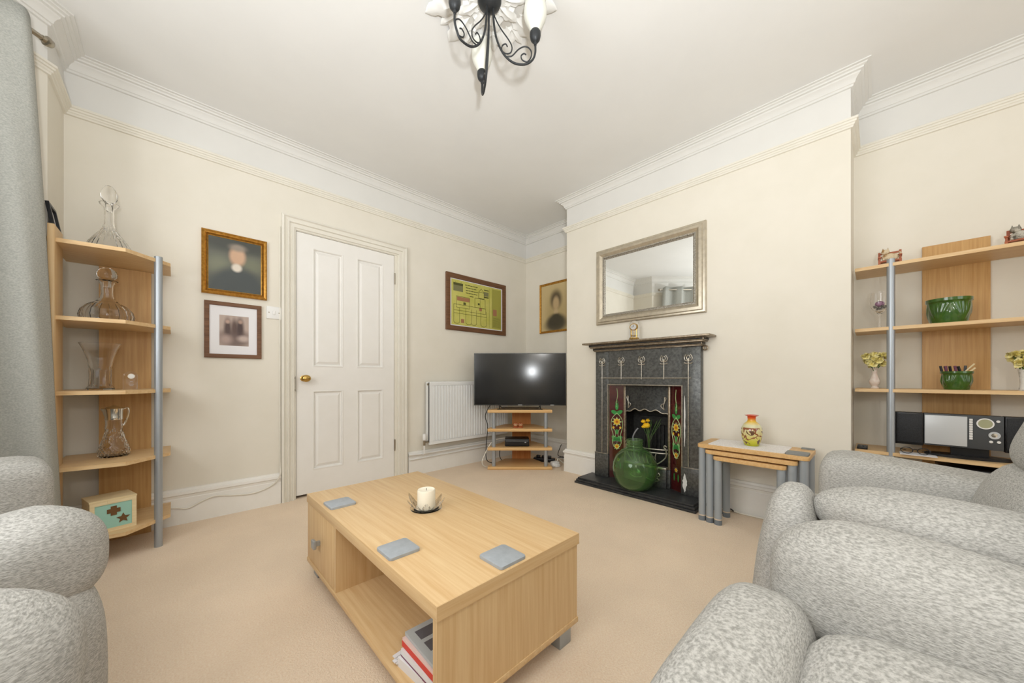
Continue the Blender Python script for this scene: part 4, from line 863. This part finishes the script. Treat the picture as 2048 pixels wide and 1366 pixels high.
for x, b in ((-0.360, 0.205), (-0.180, 0.838), (-0.004, 0.838), (0.172, 0.838), (0.348, 0.205)): lily(x, 1.020, b)
bm = B(); tube(bm, [(-0.372, XF - 0.003, 0.848), (0.366, XF - 0.003, 0.848)], 0.0036, 8); mk('cross_bar_relief', bm, BURN, fp)
bm = B()
for z0, z1, x in ((0.02, 0.155, 0.325), (0.35, 0.72, 0.322)):
    n = 10; vs0 = []; rnd = random.Random(int(x * 1000))
    for i in range(n + 1):
        z = z0 + (z1 - z0) * i / n; w = (0.013 if z0 < 0.1 else 0.004) * (1 - abs(2 * i / n - 1) ** 2) + 0.001
        yy = XF - 0.0095 if z0 < 0.1 else XF - 0.0015
        vs0.append((bm.verts.new((x - w * (0.7 + 0.6 * rnd.random()), yy, z)), bm.verts.new((x + w * (0.7 + 0.6 * rnd.random()), yy, z))))
    for p, q in zip(vs0, vs0[1:]): bm.faces.new((p[0], p[1], q[1], q[0]))
mk('filler_patch', bm, PLASTERPATCH, fp)['label'] = 'white filler patch'
def tile(sx):
    # splayed tile panel from the opening edge back to the firebox
    A = Vector((sx * 0.300, -0.012, 0)); D = Vector((sx * 0.192, 0.052, 0)); L = (D - A).length; d = (D - A).normalized(); n = Vector((d.y, -d.x, 0)) * (1 if sx < 0 else -1)
    if n.y > 0: n = -n
    def P(s, z, h=0): v = A + d * (s * L) + n * h; return Vector((v.x, v.y, z))
    bm = B()
    vs = [P(0, 0.0), P(1, 0.0), P(1, 0.79), P(0, 0.79)]; back = [v - n * 0.008 for v in vs]
    f = [bm.verts.new(v) for v in vs]; g = [bm.verts.new(v) for v in back]
    bm.faces.new(f); bm.faces.new(g[::-1])
    for k in range(4): bm.faces.new((f[k], f[(k + 1) % 4], g[(k + 1) % 4], g[k]))
    tl = mk('tile_panel', bm, BURG, fp, smooth=False)
    bm = B(); e = 0.0016
    def disc(cs, cz, pts, mi):
        vs = [bm.verts.new(P(cs + x / L, cz + z, e + 0.0005 * mi)) for x, z in pts]; bm.faces.new(vs).material_index = mi
    def curve(pts, w, mi):
        sp = smooth_path([(p[0], 0, p[1]) for p in pts], 6)
        tube(bm, [P(0.5 + v.x / L, v.z, e) for v in sp], w, 6, mi=mi)
    def flower(z, r):
        r *= 1.25
        disc(0.5, z, [((r if k % 2 == 0 else r * 0.55) * math.cos(PI * k / 8), (r if k % 2 == 0 else r * 0.55) * math.sin(PI * k / 8)) for k in range(16)], 1)
        disc(0.5, z, ell(0, 0, r * 0.62, r * 0.62, 16), 2); disc(0.5, z, ell(0, 0, r * 0.26, r * 0.26, 12), 3)
    def leaf(x, z, w, h, a): w *= 1.3; h *= 1.35; disc(0.5, z, [(x + (u_ * math.cos(a) - v_ * math.sin(a)), (u_ * math.sin(a) + v_ * math.cos(a))) for u_, v_ in ell(0, 0, w, h, 14)], 0)
    curve([(0, 0.76), (0.006, 0.70), (-0.004, 0.64), (0, 0.60)], 0.0022, 1)
    for sg in (-1, 1):
        curve([(0, 0.55), (sg * 0.040, 0.50), (sg * 0.046, 0.43), (sg * 0.030, 0.36), (sg * 0.034, 0.29), (0, 0.24)], 0.0028, 1)
        curve([(0, 0.66), (sg * 0.010, 0.635), (0, 0.61)], 0.0022, 0)
        curve([(sg * 0.034, 0.42), (sg * 0.015, 0.40), (sg * 0.01, 0.36), (sg * 0.022, 0.345)], 0.002, 1)
        leaf(sg * 0.020, 0.555, 0.022, 0.012, sg * 0.5); leaf(sg * 0.018, 0.335, 0.022, 0.013, sg * 0.7); leaf(sg * 0.024, 0.32, 0.014, 0.010, -sg * 0.4)
        disc(0.5 + sg * 0.028 / L, 0.425, ell(0, 0, 0.009, 0.011, 12), 2); disc(0.5 + sg * 0.022 / L, 0.10, ell(0, 0, 0.006, 0.03, 12), 0)
    leaf(0, 0.605, 0.010, 0.022, 0); leaf(0, 0.39, 0.009, 0.016, 0)
    flower(0.475, 0.034); flower(0.265, 0.024); flower(0.155, 0.016)
    mk('tile_flowers', bm, [GLZGREEN, GLZPALE, GLZYEL, GLZOR], tl, angle=60)
tile(-1); tile(1)
for sx in (-1, 1):
    bm = B(); bx(bm, min(sx * 0.176, sx * 0.194), max(sx * 0.176, sx * 0.194), 0.036, 0.062, 0.14, 0.79, 0.003); mk('firebox_post', bm, BRONZED, fp)
    bm = B(); bx(bm, min(sx * 0.17, sx * 0.196), max(sx * 0.17, sx * 0.196), 0.03, 0.07, 0.0, 0.14, 0.003); mk('post_foot', bm, IRON, fp)
bm = B(); n = 40; rows = []
for i in range(n + 1):
    x = -0.176 + 0.352 * i / n; zb = 0.578 + 0.008 * math.cos(i / n * 2 * PI * 4) - 0.03 * abs(2 * i / n - 1) ** 4 + 0.012
    bul = 0.022 * math.sin(PI * i / n)
    rows.append([bm.verts.new((x, 0.048 - bul * t, 0.79 + (zb - 0.79) * t)) for t in (0, 0.3, 0.6, 0.85, 1.0)])
for A, D in zip(rows, rows[1:]):
    for k in range(4): bm.faces.new((A[k], D[k], D[k + 1], A[k + 1]))
bmesh.ops.solidify(bm, geom=bm.faces[:], thickness=0.006); hd = mk('hood', bm, IRON, fp)
bm = B(); tube(bm, [(-0.176 + 0.352 * i / n, 0.044 - 0.022 * math.sin(PI * i / n), 0.590 + 0.008 * math.cos(i / n * 2 * PI * 4) - 0.03 * abs(2 * i / n - 1) ** 4) for i in range(n + 1)], 0.0042, 8)
for sg in (-1, 1):
    for o_ in (0, 1): tube(bm, smooth_path([(sg * 0.150, 0.036, 0.60), (sg * (0.125 + 0.02 * o_), 0.030, 0.63), (sg * 0.150, 0.034, 0.655), (sg * (0.163 - 0.012 * o_), 0.037, 0.69), (sg * 0.150, 0.036, 0.70)], 5), 0.0038, 6)
mk('scrollwork', bm, BURN, hd)
bm = B(); bx(bm, -0.20, 0.20, 0.22, 0.24, 0.0, 0.79); bx(bm, -0.21, -0.196, 0.05, 0.24, 0, 0.79); bx(bm, 0.196, 0.21, 0.05, 0.24, 0, 0.79); bx(bm, -0.21, 0.21, 0.05, 0.24, 0.775, 0.79)
for k in range(7): bx(bm, -0.10 + k * 0.032, -0.082 + k * 0.032, 0.205, 0.222, 0.24, 0.46, 0.004)
bx(bm, -0.12, 0.13, 0.19, 0.222, 0.46, 0.53, 0.006); mk('fireback', bm, IRONDK, fp)
bm = B()
for z in (0.290, 0.262): tube(bm, smooth_path([(-0.176, 0.05, z), (-0.12, 0.016, z), (0, -0.004, z), (0.12, 0.016, z), (0.176, 0.05, z)], 6), 0.0055, 8)
for sg in (-1, 1):
    tube(bm, smooth_path([(sg * 0.170, 0.03, 0.315), (sg * 0.158, 0.024, 0.325), (sg * 0.150, 0.026, 0.310), (sg * 0.165, 0.03, 0.29), (sg * 0.160, 0.03, 0.23), (sg * 0.10, 0.012, 0.175), (sg * 0.05, 0.004, 0.168)], 6), 0.005, 8)
for k in range(7): tube(bm, smooth_path([(-0.10 + k * 0.033, 0.012, 0.262), (-0.108 + k * 0.033, 0.006, 0.225), (-0.094 + k * 0.033, 0.006, 0.17)], 5), 0.004, 8)
bx(bm, -0.176, 0.176, 0.004, 0.06, 0.140, 0.158, 0.004); mk('grate', bm, BURN, fp)
bm = B(); bx(bm, -0.172, 0.172, 0.012, 0.05, 0.0, 0.140, 0.002, mi=0)
for sg in (-1, 1): tube(bm, smooth_path([(sg * 0.02, 0.010, 0.05), (sg * 0.08, 0.010, 0.035), (sg * 0.12, 0.010, 0.055), (sg * 0.10, 0.010, 0.07), (sg * 0.125, 0.010, 0.09), (sg * 0.115, 0.010, 0.11)], 6), 0.0035, 6, mi=1)
mk('ash_pan_cover', bm, [IRON, BURN], fp)

# demijohn, tube, flowers
bm = B()
DJ = [(0, 0.010), (0.05, 0.004), (0.085, 0.0), (0.105, 0.008), (0.138, 0.045), (0.160, 0.100), (0.166, 0.150), (0.160, 0.200), (0.138, 0.250), (0.100, 0.288), (0.068, 0.306), (0.061, 0.316), (0.063, 0.322), (0.060, 0.330), (0.060, 0.340), (0.063, 0.346), (0.059, 0.353), (0.063, 0.362), (0.064, 0.370), (0.060, 0.374)]
lathe(bm, refine(DJ + [(max(r - 0.006, 0.0), z + 0.006 if z < 0.2 else z) for r, z in DJ[::-1][1:]], 2), 56)
tag(mk('demijohn', bm, GREENGL, loc=(2.56, 1.292, 0.05)), 'large round green glass demijohn on the hearth', 'glass bottle')
bm = B(); tube(bm, smooth_path([(0.02, 0.0, -0.16), (0.005, 0.0, -0.02), (-0.01, -0.004, 0.03), (-0.02, -0.03, 0.075), (-0.022, -0.05, 0.10)], 8), 0.0055, 10)
tag(mk('siphon_tube', bm, TUBEM, loc=(2.55, 1.30, 0.417)), 'thin clear tube sticking out of the demijohn neck', 'tube')
bm = B(); lathe(bm, refine(shell([(0, 0), (0.022, 0), (0.023, 0.004), (0.016, 0.03), (0.018, 0.09), (0.026, 0.17), (0.034, 0.21)], 0.0025), 2), 28)
tag(mk('glass_vase', bm, GLASS, loc=(2.775, 1.275, 0.235)), 'slender clear glass vase in the fire grate behind the demijohn', 'vase')
fl = thing('flower_bunch', 'three yellow pompom flowers with green stems in the fireplace', 'flowers', (2.775, 1.275, 0.25))
bs = B()
for k, (dx, dy, z, r) in enumerate(((-0.02, 0.015, 0.262, 0.032), (-0.012, 0.045, 0.292, 0.021), (0.0, 0.012, 0.302, 0.019), (-0.03, 0.035, 0.252, 0.018))):
    bm = B(); bloom(bm, (dx, dy, z), r * 0.8, 26, 40 + k); sup(bm, (dx, dy, z), (r * 0.8, r * 0.9, r * 0.6), 2, 6); mk('bloom', bm, DANDY, fl, angle=70)
    tube(bs, smooth_path([(0, 0, 0), (dx * 0.3, dy * 0.2, z * 0.6), (dx, dy, z - 0.01)], 5), 0.0018, 6)
for k in range(7):
    a = k * 0.9; tube(bs, smooth_path([(0, 0, 0.02), (0.01 * math.cos(a), 0.012 * math.sin(a), 0.15), (0.02 * math.cos(a), -0.05 + 0.05 * math.sin(a), 0.29 + 0.02 * (k % 3))], 5), [0.0016] * 10 + [0.0005], 5)
mk('stems', bs, LEAF, fl)

# anniversary clock on the mantel
ac = thing('mantel_clock', 'small anniversary clock under a glass dome on the mantel shelf', 'clock', (2.655, 1.345, 1.2), WR)
bm = B(); lathe(bm, [(0, 0), (0.042, 0), (0.044, 0.006), (0.036, 0.012), (0.034, 0.020), (0.0, 0.020)], 32); mk('base', bm, BRASS, ac)
bm = B()
for sx in (-1, 1): tube(bm, [(sx * 0.018, 0, 0.02), (sx * 0.018, 0, 0.095)], 0.003, 8)
mk('column', bm, BRASS, ac)
bm = B(); lathe(bm, [(0, 0), (0.026, 0), (0.027, 0.012), (0.022, 0.014), (0, 0.014)], 28, axis=TR(0, 0.006, 0.105) @ RX); cl = mk('movement', bm, BRASS, ac)
bm = B(); lathe(bm, [(0, 0.0), (0.021, 0), (0.021, 0.0015), (0, 0.0015)], 28, axis=TR(0, -0.008, 0.105) @ RX); mk('dial', bm, WHITEPL, cl)
bm = B(); bx(bm, -0.0012, 0.0012, -0.0112, -0.0100, 0.104, 0.119); bx(bm, -0.010, 0.001, -0.0112, -0.0100, 0.104, 0.1065); bx(bm, -0.001, 0.001, -0.0105, -0.0098, 0.1235, 0.1255); bx(bm, -0.001, 0.001, -0.0105, -0.0098, 0.0845, 0.0865); mk('hands', bm, BLACKP, cl, smooth=False)
bm = B()
for k in range(4): sup(bm, (0.014 * math.cos(k * PI / 2 + 0.5), 0.014 * math.sin(k * PI / 2 + 0.5), 0.036), (0.006, 0.006, 0.006), 2, 5)
tube(bm, [(0, 0, 0.03), (0, 0, 0.09)], 0.0012, 6); mk('pendulum', bm, BRASS, ac)
dm = [(0.037, 0.012), (0.037, 0.115), (0.033, 0.138), (0.022, 0.154), (0.010, 0.161), (0, 0.162)]
bm = B(); lathe(bm, dm + [(max(r - 0.0015, 0), z - (0.0015 if z > 0.1 else 0)) for r, z in dm[::-1]], 36); mk('glass_dome', bm, THINGL, ac)

# ------------------------------------------------------------------ television corner
AZ = math.atan2(728, 701.5) - PI / 2       # faces back across the room
Fv = Vector((math.sin(-AZ), math.cos(-AZ), 0)); Rv = Vector((Fv.y, -Fv.x, 0))
def at(f, r, z=0.0): v = Fv * f + Rv * r; return (v.x, v.y, z)
ts = thing('tv_stand', 'four-tier beech corner television stand with grey poles', 'tv stand', at(3.42, 0.077), AZ)
sh = [(-0.315, 0.0), (0.315, 0.0), (0.315, 0.06), (0.15, 0.36), (-0.15, 0.36), (-0.315, 0.06)]
for z in (0.030, 0.218, 0.402, 0.586):
    bm = B(); prism(bm, sh, z - 0.028, z, bev=0.003); mk('shelf', bm, TWX, ts)
for sx in (-1, 1):
    for z0, z1 in ((0.030, 0.19), (0.218, 0.374), (0.402, 0.558)):
        bm = B(); tube(bm, [(sx * 0.256, 0.035, z0), (sx * 0.256, 0.035, z1)], 0.0185, 20); mk('pole', bm, SILV, ts)
    bm = B(); tube(bm, [(sx * 0.256, 0.035, 0), (sx * 0.256, 0.035, 0.002)], 0.016, 16); mk('foot', bm, CAPGREY, ts)
bm = B(); bx(bm, -0.075, 0.125, 0.36, 0.376, 0.002, 0.56); mk('back_panel', bm, ORANGEWOOD, ts)
tv = thing('television', 'flat black television on the corner stand', 'television', at(3.47, 0.078, 0.586), AZ - math.radians(2.0))
bm = B(); bx(bm, -0.454, 0.454, 0.0, 0.028, 0.041, 0.557, 0.003); bx(bm, -0.34, 0.34, 0.028, 0.055, 0.07, 0.42, 0.01); mk('cabinet', bm, BLACKP, tv)
bm = B(); ring(bm, -0.455, 0.455, 0.040, 0.558, [(0, 0.02), (0, -0.004), (0.008, -0.004), (0.008, 0.0)]); mk('bezel', bm, BEZEL, tv, smooth=False)
bm = B(); bx(bm, -0.448, 0.448, -0.0025, 0.001, 0.052, 0.551); mk('screen', bm, SCREEN, tv, smooth=False)
bm = B(); bx(bm, -0.018, 0.022, -0.0055, -0.003, 0.043, 0.048); bx(bm, 0.30, 0.335, -0.0055, -0.003, 0.043, 0.048); mk('badge_glint', bm, SILPL, tv, smooth=False)  # pale bars: illegible brand mark with its glint put into the colour
bm = B(); tube(bm, smooth_path([(-0.20, 0.012, 0.042), (-0.20, -0.02, 0.008), (-0.19, -0.025, 0.005), (0.19, -0.025, 0.005), (0.20, -0.02, 0.008), (0.20, 0.012, 0.042)], 5), 0.005, 8); tube(bm, [(-0.20, 0.012, 0.04), (-0.19, 0.13, 0.005), (0.19, 0.13, 0.005), (0.20, 0.012, 0.04)], 0.005, 8); mk('stand_bracket', bm, BLACKP, tv)
sb = thing('set_top_box', 'black set-top box on the third tier of the television stand', 'set-top box', at(3.47, 0.05, 0.218), AZ)
bm = B(); bx(bm, -0.120, 0.120, 0, 0.16, 0.004, 0.076, 0.004); mk('case', bm, BLACKP, sb)
bm = B(); bx(bm, 0.075, 0.090, -0.002, 0.002, 0.040, 0.046); bx(bm, -0.11, 0.11, -0.0015, 0.001, 0.055, 0.057); mk('front_light', bm, SILPL, sb, smooth=False)
bm = B(); [sup(bm, (x, y, 0.003), (0.006, 0.006, 0.003), 2, 4) for x in (-0.1, 0.1) for y in (0.02, 0.14)]; mk('foot', bm, BLACKP, sb)
ow = thing('wooden_ornament', 'small carved wooden ornament of two owl heads on the second tier', 'ornament', at(3.49, 0.060, 0.402), AZ)
bm = B()
for sx in (-1, 1): sup(bm, (sx * 0.024, 0, 0.026), (0.024, 0.016, 0.026), 2.4, 8)
bx(bm, -0.05, 0.05, -0.012, 0.014, 0, 0.008, 0.002); mk('body', bm, REDWOOD, ow)
bm = B()
for sx in (-1, 1):
    for e in (-1, 1): tube(bm, [(sx * 0.024 + e * 0.010 + 0.007 * math.cos(2 * PI * k / 12), -0.016, 0.034 + 0.007 * math.sin(2 * PI * k / 12)) for k in range(12)], 0.0016, 6, closed=True)
    lathe(bm, [(0, 0.010), (0.005, 0), (0, 0)], 8, axis=TR(sx * 0.024, -0.014, 0.026) @ RX)
mk('face', bm, PALEWOOD, ow)

# radiator with valve and pipe
rad = thing('radiator', 'white ribbed panel radiator behind the television', 'radiator', (1.717, 2.91, 0.272), 0)
bm = B(); W = 1.0; n = 29
bx(bm, 0, W, -0.020, 0.0, 0, 0.03, 0.003); bx(bm, 0, W, -0.020, 0.0, 0.555, 0.588, 0.003); bx(bm, 0, 0.035, -0.020, 0.0, 0.03, 0.555); bx(bm, W - 0.035, W, -0.020, 0, 0.03, 0.555); bx(bm, 0.03, W - 0.03, -0.012, 0.0, 0.025, 0.56)
for k in range(n):
    x = 0.046 + k * (W - 0.092) / (n - 1); prism(bm, [(x - 0.011, -0.012), (x - 0.006, -0.024), (x + 0.006, -0.024), (x + 0.011, -0.012)], 0.034, 0.552)
mk('panel', bm, RADW, rad, angle=20)
bm = B(); bx(bm, 0.005, W - 0.005, -0.016, 0.05, 0.583, 0.590, 0.001); bx(bm, 0.0, 0.003, -0.016, 0.05, 0.02, 0.588); bx(bm, W - 0.003, W, -0.016, 0.05, 0.02, 0.588); bx(bm, 0.1, 0.13, 0, 0.068, 0.1, 0.5); bx(bm, W - 0.13, W - 0.1, 0, 0.068, 0.1, 0.5); mk('casing', bm, RADW, rad)
bm = B(); tube(bm, [(-0.012, -0.002, 0.566), (0.0, -0.002, 0.566)], 0.010, 10); mk('bleed_plug', bm, STEEL, rad)
bm = B(); tube(bm, [(0.0, -0.002, 0.030), (-0.045, -0.002, 0.030)], 0.010, 12); tube(bm, [(-0.045, -0.002, 0.0), (-0.045, -0.002, 0.05)], 0.011, 12); v = mk('valve', bm, STEEL, rad)
bm = B(); lathe(bm, [(0, 0.048), (0.016, 0.048), (0.018, 0.060), (0.017, 0.098), (0.013, 0.106), (0, 0.107)], 20, (-0.045, -0.002, 0), rib=lambda a, z, r: -0.001 * abs(math.sin(6 * a))); mk('valve_cap', bm, WHITEPL, v)
bm = B(); tube(bm, [(-0.045, -0.002, 0.005), (-0.045, -0.002, -0.075), (-0.045, 0.02, -0.085)], 0.0078, 12); mk('tail_pipe', bm, WHITEPL, v)
bm = B(); tube(bm, [(1.537, YB - 0.036, 0.196), (1.66, YB - 0.036, 0.190), (2.70, YB - 0.036, 0.190)], 0.0075, 10); tube(bm, [(1.545, YB - 0.034, 0.150), (2.70, YB - 0.034, 0.156)], 0.005, 10)
tag(mk('heating_pipe', bm, WHITEPL), 'white heating pipes along the skirting under the radiator', 'pipe')

# cables, sockets
def cable(name, label, pts, r, m, cat='cable'):
    bm = B(); tube(bm, smooth_path(pts, 8), r, 8); return tag(mk(name, bm, m), label, cat)
yc = YB - 0.026
cable('cable', 'white cable looping along the skirting between shelving unit and door', [(-0.02, yc, 0.112), (0.019, yc, 0.104), (0.062, yc, 0.093), (0.123, yc, 0.119), (0.19, yc, 0.138), (0.283, yc, 0.122), (0.381, yc, 0.111), (0.464, yc, 0.128), (0.52, yc - 0.004, 0.163), (0.545, yc - 0.008, 0.215), (0.549, YB - 0.008, 0.30), (0.549, YB - 0.006, 0.6), (0.5485, YB - 0.006, 1.2), (0.549, YB - 0.006, 1.99)], 0.0042, CABLEW)
p = lambda f, r, z: Vector(at(f, r, z))
cable('cable', 'white cable arching from the set-top box around the left of the stand', [p(3.60, 0.0, 0.27), p(3.56, -0.10, 0.285), p(3.48, -0.20, 0.26), p(3.46, -0.27, 0.14), p(3.46, -0.295, 0.06), p(3.50, -0.25, 0.010), p(3.66, -0.15, 0.008)], 0.005, CABLEW)
cable('cable', 'black cable hanging from the television at the left of its stand', [p(3.53, -0.20, 0.66), p(3.56, -0.27, 0.52), p(3.60, -0.25, 0.40), p(3.60, -0.265, 0.20), p(3.60, -0.26, 0.06), p(3.66, -0.2, 0.008)], 0.004, CABLEB)
cable('cable', 'black cable curling under the third tier of the television stand', [p(3.66, -0.12, 0.19), p(3.68, -0.13, 0.08), p(3.74, -0.09, 0.008), p(3.80, -0.02, 0.007)], 0.004, CABLEB)
ex = thing('extension_lead', 'black extension lead on the carpet right of the television stand', 'extension lead', at(3.76, 0.36, 0), AZ - 0.35)
bm = B(); bx(bm, -0.13, 0.10, -0.03, 0.03, 0.001, 0.04, 0.006); mk('case', bm, BLACKP, ex)
for k in range(3):
    bm = B(); bx(bm, -0.10 + k * 0.06, -0.06 + k * 0.06, -0.02, 0.02, 0.038, 0.066, 0.005); mk('plug', bm, BLACKP, ex)
cable('cable', 'black cable tangled behind the extension lead', [p(3.70, 0.46, 0.02), p(3.74, 0.50, 0.05), p(3.80, 0.56, 0.04), p(3.82, 0.50, 0.06), p(3.84, 0.54, 0.17)], 0.004, CABLEB)
cable('cable', 'white cable from the adaptor to the chimney breast skirting', [p(3.56, 0.46, 0.03), p(3.60, 0.47, 0.07), p(3.62, 0.52, 0.03), p(3.63, 0.55, 0.012)], 0.005, CABLEW)
bm = B(); sup(bm, (0, 0, 0.027), (0.045, 0.03, 0.026), 5, 8); bx(bm, -0.02, 0.03, -0.05, -0.02, 0.004, 0.03, 0.004)
tag(mk('plug_adaptor', bm, WHITEPL, loc=at(3.56, 0.435, 0.0), rz=AZ + 0.5), 'white plug adaptor lying on the carpet right of the television stand', 'plug adaptor')
so = thing('wall_socket', 'white double wall socket behind the television stand', 'wall socket', (XR, 2.765, 0.235), WR)
bm = B(); bx(bm, -0.073, 0.073, -0.010, 0, 0, 0.086, 0.003); mk('plate', bm, WHITEPL, so)
bm = B()
for x in (-0.04, 0.03): bx(bm, x - 0.003, x + 0.003, -0.0107, -0.0095, 0.050, 0.058); bx(bm, x - 0.013, x - 0.007, -0.0107, -0.0095, 0.028, 0.032); bx(bm, x + 0.007, x + 0.013, -0.0107, -0.0095, 0.028, 0.032)
mk('socket_holes', bm, BLACKP, so, smooth=False)
cable('cable', 'white cables lying along the skirting under the nested side tables', [(2.700, 0.70, 0.008), (2.690, 0.60, 0.006), (2.694, 0.42, 0.006), (2.690, 0.25, 0.006), (2.696, 0.12, 0.006)], 0.005, CABLEW)
bm = B(); sup(bm, (0, 0, 0.02), (0.03, 0.02, 0.019), 4, 8); tube(bm, smooth_path([(0, -0.02, 0.02), (0.02, -0.05, 0.03), (0.05, -0.06, 0.012), (0.07, -0.05, 0.008)], 5), 0.004, 8)
tag(mk('plug_adaptor', bm, BLACKP, loc=(2.635, 0.72, 0.0)), 'small black plug on the carpet behind the nested side table legs', 'plug adaptor')

# ------------------------------------------------------------------ light, world, camera
def area(name, loc, size, sy, power, rot, c_=(1, 1, 1)):
    l = bpy.data.lights.new(name, 'AREA'); l.shape = 'RECTANGLE'; l.size = size; l.size_y = sy; l.energy = power; l.color = c_
    o = bpy.data.objects.new(name, l); C.objects.link(o); o.location = loc; o.rotation_euler = rot; return o
area('added_window_light', (0.8, YF + 0.03, 1.55), 1.9, 1.35, 9, (PI / 2, 0, 0), (0.97, 0.98, 1.0))  # fill light for the room, set at the added window
area('bay_daylight', (-1.24, 1.05, 1.50), 1.1, 1.35, 22, (0, -PI / 2, 0), (0.96, 0.98, 1.0))
pl = bpy.data.lights.new('camera_flash', 'POINT'); pl.energy = 12; pl.shadow_soft_size = 0.05; pl.color = (1.0, 0.99, 0.97)
po = bpy.data.objects.new('camera_flash', pl); C.objects.link(po); po.location = (-0.15, -0.70, 1.50)
sl = bpy.data.lights.new('bounce_flash', 'SPOT'); sl.energy = 150; sl.spot_size = math.radians(150); sl.spot_blend = 0.9; sl.shadow_soft_size = 0.06; sl.color = (0.94, 0.975, 1.0)
so_ = bpy.data.objects.new('bounce_flash', sl); C.objects.link(so_); so_.location = (-0.10, -0.32, 1.02); so_.rotation_euler = (math.radians(156), 0, AZ)
w = bpy.data.worlds.new('sky'); sc.world = w; w.use_nodes = True
w.node_tree.nodes['Background'].inputs['Color'].default_value = (0.86, 0.92, 1.0, 1); w.node_tree.nodes['Background'].inputs['Strength'].default_value = 1.0
cam = bpy.data.cameras.new('camera'); cam.sensor_width = 36; cam.lens = 36 * 701.5 / 2048; cam.shift_y = 72.5 / 2048; cam.clip_start = 0.02
co = bpy.data.objects.new('camera', cam); C.objects.link(co); co.location = (0, 0, 0.9); co.rotation_euler = (PI / 2, 0, AZ)
sc.camera = co
sc.view_settings.view_transform = 'Standard'; sc.view_settings.look = 'None'; sc.view_settings.gamma = 1.0; sc.view_settings.use_curve_mapping = False
sc.view_settings.exposure = 0.26
